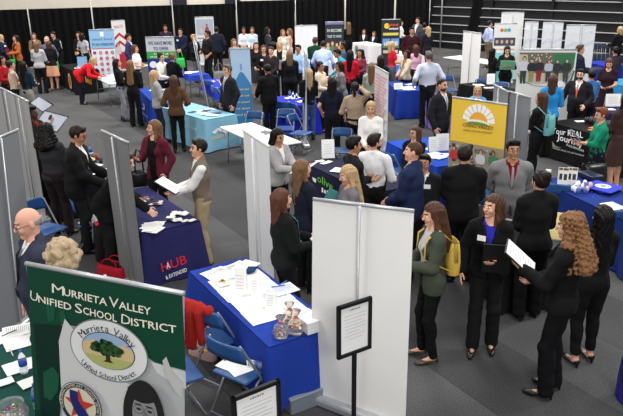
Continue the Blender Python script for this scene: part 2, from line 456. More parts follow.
    eye = ((x - .030) / .016) ** 2 + ((z - 1.642) / e) ** 2 < 1; iris = ((x - .030) / .008) ** 2 + ((z - 1.642) / .009) ** 2 < 1
    brow = (np.abs(z - (1.669 - np.abs(x - .030) * .12)) < .0055) & (x > .012) & (x < .048); lip = (x / .026) ** 2 + ((z - 1.574) / .009) ** 2 < 1
    mh = mi[st:]; fr = y > .055
    mh[fr & eye] = 3 if near else 4; mh[fr & iris] = 4; mh[fr & brow] = 2; mh[fr & lip] = 1
    hcol = HC[hair[1]]; sk = SK[skin]
    lipc = (170, 80, 80) if f else tuple(int(a * .8) for a in sk); brc = tuple(int(a * .7) for a in hcol) if hair[1] not in ('gray', 'gb', 'blonde') else (120, 95, 70)
    mesh_obj('body', pieces, [skin_m, mat(lipc, 'skin'), mat(brc, 'skin'), mat((225, 220, 215), 'skin'), mat((38, 26, 20), 'skin')], root, s, mi)
    # shoes
    for sd in (-1, 1):
        an = lg[sd][2]; b0 = an[2] - heel - .085
        pr = [cap((an[0], an[1] - .035, .045 + heel + b0), (an[0] + sd * .012, an[1] + .13, .030 + b0), .040, .034), cap((an[0] + sd * .012, an[1] + .12, .028 + b0), (an[0] + sd * .014, an[1] + .18, .024 + b0), .032, .024)]
        if not f or bot[0] in ('jeans', 'boots'): pr.append(cap((an[0], an[1] - .01, .05), (an[0], an[1] - .01, .12), .045, .048))
        F_ = Field(pr, .010 if near else .014, k=.02)
        if f and bot[0] not in ('jeans', 'boots'): F_.cut(lambda X, Y, Z: (Z - b0 - .052) - np.maximum(0, (an[1] - .02) - Y) * 1.2); F_.add(cap((an[0], an[1] - .05, .035 + b0), (an[0], an[1] - .055, .010 + b0), .018, .012), 0, .01)
        F_.cut(lambda X, Y, Z: -(Z - b0 - .001) + 0 * X + 0 * Y)
        mesh_obj('shoe', [F_.mesh()], [mat(shoes, 'leather')], root, s)
    # trousers / skirt
    bk, bc = bot; bmt = mat(bc, 'cloth')
    if bk in ('trousers', 'jeans', 'leggings', 'boots', 'crop'):
        lo = {'trousers': .012, 'jeans': .008, 'leggings': .006, 'boots': .008, 'crop': .008}[bk]
        pr = pel + legs + [ell(tp(0, .0, .985), (ww + .012, .10 * fd, .06), T)]
        for sd in (-1, 1):
            hip, kn, an = lg[sd]; an2 = an + v3(0, 0, -.03)
            pr.append(cap(kn, an2, .060 if bk == 'trousers' else .054, .062 if bk == 'trousers' and f else .056 if bk == 'trousers' else .042))
            pr.append(ell(kn + (an - kn) * .3 + v3(0, -.02, 0), (.05, .05, .11)))
        F_ = Field(pr, hb, lo, k=.03)
        def fold(X, Y, Z): return F_.F + .004 * np.sin(Z * 38 + X * 20) * np.sin(Y * 25 + Z * 9)
        F_.F = fold(*F_.X()).astype(np.float32)
        an_z = .035 if bk == 'trousers' else .14 if bk == 'crop' else .06
        F_.cut(lambda X, Y, Z: (invT((X, Y, Z))[2] - 1.03)); F_.cut(lambda X, Y, Z: an_z - Z + 0 * X + 0 * Y)
        mesh_obj('trousers', [F_.mesh()], [bmt], root, s)
    else:
        hz = {'skirt': .50, 'longskirt': .38, 'shortskirt': .60}[bk]
        F_ = Field([ell(tp(0, 0, .99), (ww + .015, .11 * fd, .08), T)] + pel + [cap((-.07, pelvis, .86 + dz), (-.10, pelvis + .02, hz), .115, .13), cap((.07, pelvis, .86 + dz), (.10, pelvis + .02, hz), .115, .13)], hb, .012, k=.06)
        F_.F = (F_.F + .008 * np.sin(np.arctan2(F_.X()[1], F_.X()[0]) * 14) * np.clip((.95 - F_.X()[2]) * 2, 0, 1)).astype(np.float32)
        F_.cut(lambda X, Y, Z: (invT((X, Y, Z))[2] - 1.04)); F_.cut(lambda X, Y, Z: hz - Z + 0 * X + 0 * Y)
        mesh_obj('skirt', [F_.mesh()], [bmt], root, s)
    # tops
    tk, tc = top; tm = mat(tc, 'cloth')
    thigh = [cap(lg[sd][0], lg[sd][0] + (lg[sd][1] - lg[sd][0]) * .45, .088 * (wide + 1) / 2, .075) for sd in (-1, 1)]
    def garment(name, m, d, slv, hemz, vneck=None, flare=0, lap=False, stripe_m=None, base_w=.0):
        pr = list(tor) + list(pel)
        if hemz < .88: pr += [ell(tp(0, 0, .92), (hw + .004 + flare, .108 * fd + flare, .17), T)] + ([ell(tp(0, .0, 1.06), (cw * .97, .108 * fd, .24), T)] if not f else []) + (thigh if not seat else [])
        cut_at = None
        for sd in (-1, 1):
            sh, el, wr = arm[sd]; k = 1.0 if f else 1.12
            if slv == 'long': pr += [cap(sh, el, .047 * k, .040 * k), cap(el, el + (wr - el) * .93, .040 * k, .031 * k)]
            elif slv == 'half': pr += [cap(sh, el, .047 * k, .043 * k), cap(el, el + (wr - el) * .3, .040 * k, .038 * k)]
            elif slv == 'short': pr += [cap(sh, sh + (el - sh) * .55, .050 * k, .048 * k)]
        F_ = Field(pr, hb, d, k=.03)
        X, Y, Z = F_.X()
        F_.F = (F_.F + .0045 * np.sin(Z * 31 + X * 24 + Y * 12) * np.sin(X * 33 - Z * 14 + Y * 27)).astype(np.float32)
        F_.sub(cap(tp(0, .018, 1.475), tp(0, .07, 1.66), .052 if not f else .056, .09)) if name != 'turtleneck' else None
        F_.cut(lambda X, Y, Z: hemz - invT((X, Y, Z))[2])
        if vneck is not None:
            def vc(X, Y, Z):
                a, b, c = invT((X, Y, Z)); w = base_w + (.075 - base_w) * np.clip((c - vneck) / (1.46 - vneck), 0, 1) if base_w == 0 else base_w + .02 * np.clip((c - 1.1) / .36, 0, 1)
                zz = np.where(c > vneck, w, 0) if base_w == 0 else w
                # below the button the fronts part slightly
                if base_w == 0: zz = zz + np.where(c < .98, (.98 - c) * .15, 0)
                return -np.maximum(np.abs(a) - zz, .0 - b)
            F_.cut(vc)
        o = mesh_obj(name, [F_.mesh()], [m], root, s)
        return o
    def front_y(z):  # front surface of the chest at height z (torso frame)
        a = .112 * fd * sqrt(max(0, 1 - ((z - 1.27) / .20) ** 2)); b = .098 * fd * sqrt(max(0, 1 - ((z - 1.08) / .18) ** 2)) + .008
        c = .055 if z > 1.38 else 0
        return max(a, b, c, .07) + (.012 if f else 0) + (.03 if wide > 1.05 and z < 1.2 else 0)
    def tl(p): return Vector((tp(*p) * s).tolist())
    if tk in ('jacket', 'vest', 'cardigan'):
        garment('shirt', mat(inner, 'cloth'), .010, 'long' if tk == 'vest' else 'none', .95)
        hz = hem or (.80 if not f else .86)
        if tk == 'vest': garment('vest', tm, .022, 'none', .93, vneck=1.2)
        elif tk == 'cardigan': garment('cardigan', tm, .022, sleeve, hem or .80, vneck=.8, base_w=.065, flare=.01)
        else:
            garment('jacket', tm, .024, sleeve, hz, vneck=1.12 if not f else 1.16, flare=.004)
            if dist < 17:
                mb = MB()
                for sx in (-1, 1):
                    q = [(sx * .068, front_y(1.44) - .01, 1.455), (sx * .060, front_y(1.38) + .016, 1.38), (sx * .032, front_y(1.26) + .020, 1.26), (sx * .006, front_y(1.15) + .022, 1.14)]
                    mb.tube([tl(p) for p in q], [.010, .018, .016, .006], n=6, flat=.5)
                mb.build('lapel', tm, root)
        if not f or tie: 
            mb = MB()
            for sx in (-1, 1): mb.tube([tl((sx * .055, -.03, 1.485)), tl((sx * .045, .045, 1.475)), tl((sx * .008, front_y(1.42) + .01, 1.425))], [.014, .014, .008], n=6)
            mb.build('collar', mat(inner, 'cloth'), root)
    elif tk == 'dress':
        garment('dress_top', tm, .014, sleeve, .93)
    else:
        hz = hem or {'shirt': .97, 'blouse': .88, 'sweater': .86, 'tee': .88}.get(tk, .9)
        garment({'shirt': 'shirt', 'blouse': 'blouse', 'sweater': 'sweater', 'tee': 'tee_shirt'}[tk], tm, .014 if tk != 'sweater' else .02, sleeve, hz)
        if tk == 'shirt' and not f:
            mb = MB()
            for sx in (-1, 1): mb.tube([tl((0, -.07, 1.50)), tl((sx * .055, -.03, 1.49)), tl((sx * .045, .045, 1.475)), tl((sx * .012, .075, 1.43))], [.013, .014, .014, .008], n=6)
            mb.build('collar', tm, root)
    if tie:
        mb = MB(); 
        mb.tube([tl((0, front_y(z) + .018, z)) for z in (1.435, 1.40, 1.28, 1.16, 1.06)], [.012, .016, .022, .027, .010], n=6, flat=.3)
        mb.build('tie', mat(tie, 'satin'), root)
    if scarf:
        mb = MB()
        for sx in (-1, 1): mb.tube([tl((sx * .045, .03, 1.47)), tl((sx * .045, front_y(1.36) + .02, 1.36)), tl((sx * .03, front_y(1.2) + .02, 1.16))], [.02, .024, .012], n=6, flat=.5)
        mb.build('scarf', mat(scarf, 'satin'), root)
    if badge is not None:
        mb = MB(); bxs = .085 if badge != 'left' else -.085
        c = tl((bxs, front_y(1.33) + .026, 1.33)); rt = Matrix(T.tolist()) @ Matrix.Rotation(-.3 if bxs > 0 else .3, 3, 'Z')
        mb.box(c, (.085, .006, .055), rt); mb.build('name_badge', mat((245, 245, 245), 'paper'), root)
    if lanyard:
        mb = MB(); mb.tube([tl((-.06, -.02, 1.49)), tl((-.05, front_y(1.38) + .03, 1.38)), tl((0, front_y(1.15) + .035, 1.12)), tl((.05, front_y(1.38) + .03, 1.38)), tl((.06, -.02, 1.49))], .006, n=5)
        mb.box(tl((0, front_y(1.08) + .04, 1.08)), (.09, .006, .06)); mb.build('lanyard', mat(lanyard, 'cloth'), root)
    if stripe:
        mb = MB()
        for sd in (-1, 1):
            sh, el, wr = [a * s for a in arm[sd]]; o = T @ v3(sd * .06, .0, .02)
            mb.tube([Vector((a + o).tolist()) for a in (sh, el)] + [Vector((wr + o * .6).tolist())], .010, n=5)
        mb.build('sleeve_stripe', mat(stripe, 'cloth'), root)
    if glasses:
        mb = MB()
        G_ = lambda x, y, z: Vector((hp(x, y, z) * s).tolist())
        for sx in (-1, 1):
            mb.tube([G_(sx * .031 + .021 * cos(a), .103 - .004 * abs(cos(a)), 1.640 + .015 * sin(a)) for a in [2 * pi * i / 12 for i in range(12)]], .0022, n=5, closed=True)
            mb.tube([G_(sx * .052, .100, 1.643), G_(sx * .076, .06, 1.645), G_(sx * .08, -.01, 1.640)], .002, n=5)
        mb.tube([G_(-.011, .104, 1.643), G_(.011, .104, 1.643)], .002, n=5)
        mb.build('glasses', mat((25, 20, 20), 'plastic'), root)
    # hair
    st_, hc_ = hair; hm = mat(HC[hc_], 'hair'); hr = (.0065 if st_ == 'bigcurl' else .008) if near else .012 if dist < 16 else .016
    pl = lambda a, b, z0: (lambda X, Y, Z: ((lambda q: q[1] * a - (q[2] - 1.69) * b - z0)([sum((([X, Y, Z][j]) - N0[j]) * Hd[j, i] for j in range(3)) + (0, 0, 1.52)[i] for i in range(3)])))
    zc = lambda z0: (lambda X, Y, Z: z0 - (sum(([X, Y, Z][j] - N0[j]) * Hd[j, 2] for j in range(3)) + 1.52))
    if st_ != 'none':
        skull = ell(hp(0, -.018, 1.664), (.085, .103, .100), Hd)
        if st_ in ('short', 'thin', 'buzz', 'bald'):
            d = {'short': .002, 'thin': -.004, 'buzz': -.006, 'bald': -.006}[st_]
            F_ = Field([skull], hr, d, k=.02)
            if st_ == 'short': F_.add(cap(hp(-.045, .05, 1.735), hp(.045, .05, 1.74), .026), 0, .03)
            F_.cut(lambda *X: np.minimum(pl(1, 0, .03)(*X), pl(.32, .95, .014)(*X)))
            F_.cut(zc(1.575)); 
            if st_ == 'bald': F_.cut(lambda *X: -zc(1.655)(*X))
        else:
            Lz = hairlen or {'long': 1.32, 'mid': 1.43, 'bob': 1.50, 'curly': 1.30, 'bun': 1.6, 'pony': 1.6, 'wavy': 1.30, 'afro': 1.5, 'bigcurl': 1.28}[st_]
            F_ = Field([skull, ell(hp(0, -.1, 1.5), (.12, .1, .32), Hd)] if st_ not in ('bun', 'pony') else [skull], hr, .0, pad=.06, k=.02)
            F_.F[:] = 1.0; F_.add(skull, .004, .02)
            F_.cut(lambda *X: np.minimum(pl(1, 0, .035)(*X), pl(.40, .90, .020)(*X)))
            if st_ in ('bun', 'pony'): F_.cut(zc(1.575))
            if st_ == 'bun': F_.add(ell(hp(0, -.10, 1.725), (.042, .042, .042), Hd), 0, .02)
            elif st_ == 'pony':
                F_.add(cap(hp(0, -.11, 1.70), hp(0, -.135, 1.55), .03, .03), 0, .02); F_.add(cap(hp(0, -.135, 1.55), hp(0, -.10, 1.40), .03, .015), 0, .02)
            elif st_ == 'afro':
                for k in range(70):
                    a = rnd.uniform(0, 6.28); u = rnd.uniform(-.9, 1); rr = sqrt(max(0, 1 - u * u)); p = (.095 * rr * cos(a), -.03 + .11 * rr * sin(a), 1.665 + .10 * u)
                    if p[1] > .03 and p[2] < 1.71: continue
                    F_.add(ell(hp(*p), (.028, .028, .028), Hd), 0, .01)
            else:
                big = {'bigcurl': .05, 'curly': .03, 'wavy': .012}.get(st_, 0)
                for sx in (-1, 1):
                    F_.add(cap(hp(sx * .070, -.015, 1.66), hp(sx * (.080 + big * .5), -.005, max(Lz, 1.5)), .024, .026 + big * .5), 0, .02)
                    if Lz < 1.5: F_.add(cap(hp(sx * (.080 + big * .4), -.005, 1.5), hp(sx * .085, .03 if dist < 16 else -.02, Lz + .02), .026 + big * .5, .014), 0, .02)
                F_.add(cap(hp(-.035, -.075, 1.66), hp(-.04 - big, -.085 - big, Lz), .052, .034 + big * .7), 0, .03); F_.add(cap(hp(.035, -.075, 1.66), hp(.04 + big, -.085 - big, Lz), .052, .034 + big * .7), 0, .03)
                F_.add(cap(hp(0, -.085, 1.62), hp(0, -.10 - big, Lz - .03), .05, .03 + big * .6), 0, .03)
                if st_ in ('bigcurl', 'curly'):
                    for k in range(420 if st_ == 'bigcurl' else 90):
                        z = rnd.uniform(Lz - .04, 1.74); a = rnd.uniform(pi * .95, 2.05 * pi); w = .10 + big * (1.72 - z) * 2.6 if z > 1.5 else .10 + big * .9
                        if z > 1.68: w *= sqrt(max(.1, 1 - ((z - 1.68) / .09) ** 2))
                        q_ = rnd.uniform(.010, .019) if st_ == 'bigcurl' else .022; F_.add(ell(hp(w * cos(a), -.02 + w * .95 * sin(a), z), (q_, q_, q_ * 1.3), Hd), 0, .005)
            X, Y, Z = F_.X()
            if st_ == 'bigcurl': F_.F = (F_.F + .006 * np.sin(X * 120 + 5 * np.sin(Z * 30)) * np.sin(Y * 120 + 4 * np.sin(Z * 25)) * 1.0 + .005 * np.sin(Z * 130 + 3 * np.sin(X * 60))).astype(np.float32)
            F_.F = (F_.F + (.0035 * np.sin(X * 150 + 4 * np.sin(Z * 18)) + .002 * np.sin(Y * 170 + 3 * np.sin(Z * 23)))).astype(np.float32)
        hvq = F_.mesh()
        if len(hvq[0]): mesh_obj('hair', [hvq], [hm], root, s)
    if beard:
        F_ = Field([ell(hp(0, .024, 1.582), (.062, .070, .070), Hd)], hh, .004, k=.01)
        F_.cut(lambda *X: -zc(1.588)(*X)); F_.cut(lambda *X: -pl(1, 0, -.005)(*X)); F_.sub(ell(hp(0, .10, 1.574), (.022, .03, .008), Hd))
        mesh_obj('beard', [F_.mesh()], [mat(HC[beard], 'hair')], root, s)
    Rw = Matrix.Rotation(-R(hd), 3, 'Z')
    def wp(a): return Rw @ Vector((np.asarray(a) * s).tolist()) + root.location
    return {'root': root, 'L': wp(hands[-1][2]), 'R': wp(hands[1][2]), 's': s, 'wp': wp, 'hd': hd, 'Rw': Rw, 'tp': lambda *a: wp(tp(*a))}

# ---------------- the setting ----------------
floor_m = bpy.data.materials.new('carpet'); floor_m.use_nodes = True
def _floor():
    nt = floor_m.node_tree; b = nt.nodes['Principled BSDF']; N = nt.nodes.new; L = nt.links.new
    tc = N('ShaderNodeTexCoord'); mp = N('ShaderNodeMapping'); mp.inputs['Rotation'].default_value = (0, 0, R(FLOOR_ROT)); mp.inputs['Location'].default_value = FLOOR_OFF
    L(tc.outputs['Object'], mp.inputs[0])
    ck = N('ShaderNodeTexBrick'); ck.offset = .5; ck.inputs['Scale'].default_value = 1; ck.inputs['Brick Width'].default_value = 3.9; ck.inputs['Row Height'].default_value = .96
    ck.inputs['Mortar Size'].default_value = .004; ck.inputs['Color1'].default_value = (*lin((80, 80, 81)), 1); ck.inputs['Color2'].default_value = (*lin((61, 61, 63)), 1)
    ck.inputs['Mortar'].default_value = (*lin((50, 50, 52)), 1); ck.inputs['Bias'].default_value = -.1
    L(mp.outputs[0], ck.inputs[0])
    n = N('ShaderNodeTexNoise'); n.inputs['Scale'].default_value = 70; n.inputs['Detail'].default_value = 6; n.inputs['Roughness'].default_value = .7; L(tc.outputs['Object'], n.inputs[0])
    n2 = N('ShaderNodeTexNoise'); n2.inputs['Scale'].default_value = .5; L(tc.outputs['Object'], n2.inputs[0])
    r = N('ShaderNodeMapRange'); r.inputs[1].default_value = .3; r.inputs[2].default_value = .7; r.inputs[3].default_value = .45; r.inputs[4].default_value = 1.6; L(n.outputs[0], r.inputs[0])
    r2 = N('ShaderNodeMapRange'); r2.inputs[3].default_value = .8; r2.inputs[4].default_value = 1.2; L(n2.outputs[0], r2.inputs[0])
    m = N('ShaderNodeMath'); m.operation = 'MULTIPLY'; L(r.outputs[0], m.inputs[0]); L(r2.outputs[0], m.inputs[1])
    v = N('ShaderNodeVectorMath'); v.operation = 'SCALE'; L(ck.outputs[0], v.inputs[0]); L(m.outputs[0], v.inputs['Scale']); L(v.outputs[0], b.inputs['Base Color'])
    b.inputs['Roughness'].default_value = .95; b.inputs['Specular IOR Level'].default_value = .1
FLOOR_ROT, FLOOR_OFF = 58.5, (4.57, -.25, 0)
_floor()
tag(MB().box((3, 18, -.1), (64, 60, .2)).build('floor', floor_m), kind='structure')

BLACK = mat((14, 14, 16), 'drape'); STEEL = mat((176, 178, 182), 'metal'); WALLC = mat((206, 198, 184), 'paint')
# curtain line along the back
CA, CB = Vector((-17.0, 28.4, 0)), Vector((5.75, 33.4, 0)); CU = (CB - CA).normalized(); CNn = Vector((-CU.y, CU.x, 0))
wa, wb = CA + CNn * 1.4, CA + CU * 52 + CNn * 1.4
def vwall(name, a, b, z0, z1, m, th=.2):
    d = (b - a); l = d.length; ang = math.atan2(d.y, d.x); mid = (a + b) / 2
    n = Vector((-d.y, d.x, 0)).normalized()
    mb = MB(); mb.box((mid.x + n.x * th / 2, mid.y + n.y * th / 2, (z0 + z1) / 2), (l, th, z1 - z0), Matrix.Rotation(ang, 3, 'Z'))
    return tag(mb.build(name, m), kind='structure')
vwall('wall_back', wa, CA + CU * 23.2 + CNn * 1.4, 0, 7, WALLC)
vwall('wall_back', CA + CU * 23.2 + CNn * 4.5, CA + CU * 50 + CNn * 4.5, 0, 12, mat((12, 12, 13), 'paint'))
vwall('wall_left', Vector((-17.2, -4, 0)), Vector((-17.2, 30, 0)), 0, 7, WALLC)
# dark pads on the wall above the curtain
for (x0, x1) in ((171, 187), (225, 240), (290, 300)):
    p = at(x0, 5, 2.6); q = at(x1, 5, 2.6)
    def onwall(px):
        d = ray(px, 6); C0 = Vector((0, 0, CH)); t = (wa - C0).dot(CNn) / d.dot(CNn); return C0 + d * t
    a, b = onwall(x0), onwall(x1); z = a.z
    mb = MB(); mid = (a + b) / 2; mb.box((mid.x - CNn.x * .05, mid.y - CNn.y * .05, z - .05 + .9), ((b - a).length, .1, 2.0), Matrix.Rotation(math.atan2(CU.y, CU.x), 3, 'Z'))
    tag(mb.build('wall_pad', mat((24, 26, 40), 'paint')), {171: 'dark blue pad on the cream wall above the green and blue sign', 225: 'dark blue pad on the cream wall above the two women in pale tops', 290: 'small dark blue pad on the cream wall at the upper middle'}[x0], 'wall pad')
# drapes
poles = [27, 91, 172, 236, 295, 345, 395]
def oncurt(px, z=2.4):
    d = ray(px, 6); C0 = Vector((0, 0, CH)); t = (CA - C0).dot(CNn) / d.dot(CNn); p = C0 + d * t; return (Vector((p.x, p.y, 0)) - CA).dot(CU)
ps = [0.0] + [oncurt(p) for p in poles] + [(CB - CA).length]
names = ['behind the woman in the orange cardigan', 'behind the man with a striped black sleeve', 'behind the light blue checklist banner', 'behind the man in the black open-collar shirt',
         'behind the women in pale tops', 'behind the plain white screen', 'behind the white-draped table', 'at its right end, next to the bleachers']
rot = Matrix.Rotation(math.atan2(CU.y, CU.x), 3, 'Z')
for i in range(len(ps) - 1):
    s0, s1 = ps[i] + .03, ps[i + 1] - .03; n = int((s1 - s0) / .045); V = []; F = []
    for k in range(n + 1):
        s_ = s0 + (s1 - s0) * k / n; w = .05 * sin(s_ * 22 + 1.5 * sin(s_ * 2.3)) + .02 * sin(s_ * 51)
        for j, z in enumerate((.02, 1.2, 2.34, 2.40)):
            a = w * (1.2, 1.0, .7, .25)[j]; p = CA + CU * s_ + CNn * a; V.append((p.x, p.y, z + (.09 if i > 3 else 0)))
    for k in range(n):
        for j in range(3): F.append((k * 4 + j, k * 4 + 4 + j, k * 4 + 5 + j, k * 4 + 1 + j))
    # back layer so the drape has thickness
    m0 = len(V); V += [(x + CNn.x * .012, y + CNn.y * .012, z) for x, y, z in V]; F += [tuple(m0 + q for q in reversed(f)) for f in F]
    o = MB().add(V, F, 0, True).build('drape', BLACK)
    tag(o, 'black pleated drape ' + names[i], 'curtain', 'black drapes along the back')
for i, s_ in enumerate(ps[1:]):
    p = CA + CU * s_ - CNn * .10; r_ = empty('drape_pole', (p.x, p.y, 0), 'thin metal pole holding the drape ' + (names[i + 1] if i < 7 else 'end beside the bleachers'), 'pole', 'drape poles')
    MB().tube([(0, 0, .0), (0, 0, 2.75)], .016, 8).build('upright', STEEL, r_)
    MB().box((0, 0, .01), (.4, .4, .02)).build('base_plate', STEEL, r_)
# bleachers
BA, BB = Vector((5.9, 34.6, 0)), Vector((14.8, 25.5, 0)); BU = (BB - BA).normalized(); BN = Vector((-BU.y, BU.x, 0)); BLn = 16.0
rB = Matrix.Rotation(math.atan2(BU.y, BU.x), 3, 'Z')
blk = mat((16, 16, 18), 'paint'); edge = mat((138, 140, 145), 'paint')
for sec, (s0, s1, nm) in enumerate(((0.0, 2.15, 'short folded black bleacher bank next to the drape end'), (2.75, BLn, 'long folded black bleacher bank behind the plain white banners'))):
    r_ = empty('bleachers', BA + BU * s0, nm, 'bleachers', 'folded bleachers')
    l = s1 - s0
    for k in range(11):
        z = .32 + .40 * k; off = .10 * k; u0 = BU * (l / 2) + BN * (off)
        MB().box(u0 + Vector((0, 0, z - .2)) + BN * .35, (l, .5, .34), rB).build('riser', blk, r_)
        MB().box(u0 + Vector((0, 0, z)) + BN * .1, (l, .14, .045), rB, bev=.02).build('bench_edge', edge, r_)
    if sec == 0:
        MB().tube([Vector((0, 0, 0)) - BN * .1 + BU * .9, Vector((0, 0, 4.4)) - BN * .1 + BU * .9], .035, 8).build('post', STEEL, r_)
    for q in (range(0, int(l), 3)):
        MB().box(BU * (q + .5) + BN * .9 + Vector((0, 0, 2.2)), (.1, .9, 4.4), rB).build('frame_upright', blk, r_)

# ---------------- furniture builders ----------------
TW = mat((228, 226, 220), 'plastic'); LEG = mat((120, 122, 126), 'metal'); DARKM = mat((25, 25, 28), 'metal')
class TableF:
    def __init__(s, cx, cy, ang, L, Wd, z=.74): s.c = Vector((cx, cy, 0)); s.a = ang; s.L, s.W, s.z = L, Wd, z; s.U = Vector((cos(ang), sin(ang), 0)); s.V = Vector((-sin(ang), cos(ang), 0))
    def p(s, u, v, z=0): return s.c + s.U * u + s.V * v + Vector((0, 0, z))
def tfrom(A, B, L=None, Wd=.76, side=1, z=.74, ang=None):
    """long edge from pixel A to pixel B at table height; the top lies to `side` of it"""
    a, b = at(*A, z), at(*B, z); d = b - a; L = L or d.length; d.normalize()
    if ang is not None: d = Vector((cos(R(ang)), sin(R(ang)), 0))
    n = Vector((-d.y, d.x, 0)) * side; c = a + d * L / 2 + n * Wd / 2
    return TableF(c.x, c.y, math.atan2(d.y, d.x), L, Wd, z)
def table(T, label, col=None, cloth=None, cloth_label=None, legs=True, drop=None, fall=True, group=None, top=None):
    r_ = empty('folding_table', T.c, label, 'table', group)
    g = lambda u, v, z=0: T.p(u, v, z) - T.c
    rt = Matrix.Rotation(T.a, 3, 'Z')
    MB().box((0, 0, T.z - .02), (T.L, T.W, .035), rt, bev=.015).build('tabletop', top or TW, r_)
    for sx in (-1, 1):
        for sy in (-1, 1):
            MB().tube([g(sx * (T.L / 2 - .25), sy * (T.W / 2 - .08), T.z - .04), g(sx * (T.L / 2 - .22), sy * (T.W / 2 - .06), .01)], .014, 6).build('leg', LEG, r_)
        MB().tube([g(sx * (T.L / 2 - .235), -T.W / 2 + .07, .35), g(sx * (T.L / 2 - .235), T.W / 2 - .07, .35)], .010, 6).build('crossbar', LEG, r_)
    if cloth: 
        drop = drop or T.z - .02
        hL, hW = T.L / 2 + .015, T.W / 2 + .015; per = []
        def side(a, b, n):
            for k in range(n): t = k / n; per.append((a[0] + (b[0] - a[0]) * t, a[1] + (b[1] - a[1]) * t))
        nL, nW = int(T.L / .04), int(T.W / .04)
        C = [(-hL, -hW), (hL, -hW), (hL, hW), (-hL, hW)]
        side(C[0], C[1], nL); side(C[1], C[2], nW); side(C[2], C[3], nL); side(C[3], C[0], nW)
        n = len(per); V = []; F = []; lev = (0, .03, .15, .35, .6, .8, 1.0)
        ph = rnd.uniform(0, 6)
        for li, t in enumerate(lev):
            for k, (x, y) in enumerate(per):
                cx = max(0, abs(x) - hL + .16) / .16; cy = max(0, abs(y) - hW + .16) / .16; cor = cx * cy
                nx = (1 if x > 0 else -1) if abs(x) > hL - .01 else (cx * (1 if x > 0 else -1) * .5); ny = (1 if y > 0 else -1) if abs(y) > hW - .01 else (cy * (1 if y > 0 else -1) * .5)
                l = sqrt(nx * nx + ny * ny) + 1e-6; nx /= l; ny /= l
                am = (.003 + .030 * t * (.5 + .5 * sin(k * .55 + ph + 1.3 * sin(k * .13)))) + cor * .09 * t + .012 * t
                if li == 0: am = 0
                V.append(tuple(g(x + nx * am, y + ny * am, T.z + .006 - drop * t)))
        for li in range(len(lev) - 1):
            for k in range(n): F.append((li * n + k, li * n + (k + 1) % n, (li + 1) * n + (k + 1) % n, (li + 1) * n + k))
        F.append(tuple(range(n)))
        o = MB().add(V, F, 0, True).build('tablecloth', mat(cloth, 'cloth'), None, T.c)
        o.data.polygons[-1].use_smooth = False
        tag(o, cloth_label, 'tablecloth', None)
        return r_, o
    return r_, None
def face(T, which, parent, inset=.0):
    """a printed face on the hanging side of a cloth. which: 0 = -V long, 1 = +U short, 2 = +V long, 3 = -U short"""
    off = .055
    O, U, w = {0: (T.p(-T.L / 2, -T.W / 2 - off, .0), T.U, T.L), 1: (T.p(T.L / 2 + off, -T.W / 2, 0), T.V, T.W), 2: (T.p(T.L / 2, T.W / 2 + off, 0), -T.U, T.L), 3: (T.p(-T.L / 2 - off, T.W / 2, 0), -T.V, T.W)}[which]
    return Panel(O, U, (0, 0, 1), w, T.z, parent)

def chair_proto():
    r_ = empty('folding_chair', (0, 0, 0), 'x', 'chair', 'folding chairs')
    fm = mat((140, 144, 150), 'metal'); bl = mat((36, 78, 134), 'plastic')
    # faces +y ; seat .45
    for sx in (-1, 1):
        MB().tube([(sx * .21, .22, .01), (sx * .20, .02, .42), (sx * .19, -.19, .80), (sx * .17, -.20, .83)], .012, 6).build('leg', fm, r_)
        MB().tube([(sx * .19, -.26, .01), (sx * .185, -.02, .36), (sx * .18, .15, .43)], .012, 6).build('leg', fm, r_)
    MB().tube([(-.21, .205, .06), (.21, .205, .06)], .009, 6).tube([(-.19, -.245, .06), (.19, -.245, .06)], .009, 6).build('stretcher', fm, r_)
    V = []; F = []; n = 12
    # seat: rounded slab dished in the middle
    mb = MB(); mb.box((0, .02, .44), (.40, .40, .028), bev=.06).build('seat', bl, r_)
    # back: curved panel
    for lay in (0, 1):
        for k in range(n + 1):
            t = -1 + 2 * k / n; x = .225 * t; y = -.165 - .045 * (1 - t * t) - lay * .018
            for j, z in enumerate((.67, .73, .81, .84)):
                V.append((x * (1, 1, .96, .86)[j], y - (z - .62) * .18, z - .012 * t * t))
    for k in range(n):
        for j in range(3):
            a = k * 4 + j; F.append((a, a + 4, a + 5, a + 1)); m0 = (n + 1) * 4; F.append((m0 + a, m0 + a + 1, m0 + a + 5, m0 + a + 4))
        F.append((k * 4, m0 + k * 4, m0 + k * 4 + 4, k * 4 + 4)); F.append((k * 4 + 3, k * 4 + 7, m0 + k * 4 + 7, m0 + k * 4 + 3))
    F += [(0, 1, m0 + 1, m0), (1, 2, m0 + 2, m0 + 1), (2, 3, m0 + 3, m0 + 2)]; e = n * 4
    F += [(e, m0 + e, m0 + e + 1, e + 1), (e + 1, m0 + e + 1, m0 + e + 2, e + 2), (e + 2, m0 + e + 2, m0 + e + 3, e + 3)]
    MB().add(V, F, 0, True).build('backrest', bl, r_)
    return r_
_chair = [chair_proto(), False]
def chair(pos, hd, label, group='blue folding chairs'):
    o = copy_tree(_chair[0]) if _chair[1] else _chair[0]; _chair[1] = True
    o.location = (pos[0], pos[1], 0); o.rotation_euler = (0, 0, -R(hd)); o['label'] = label; o['group'] = group
    return o

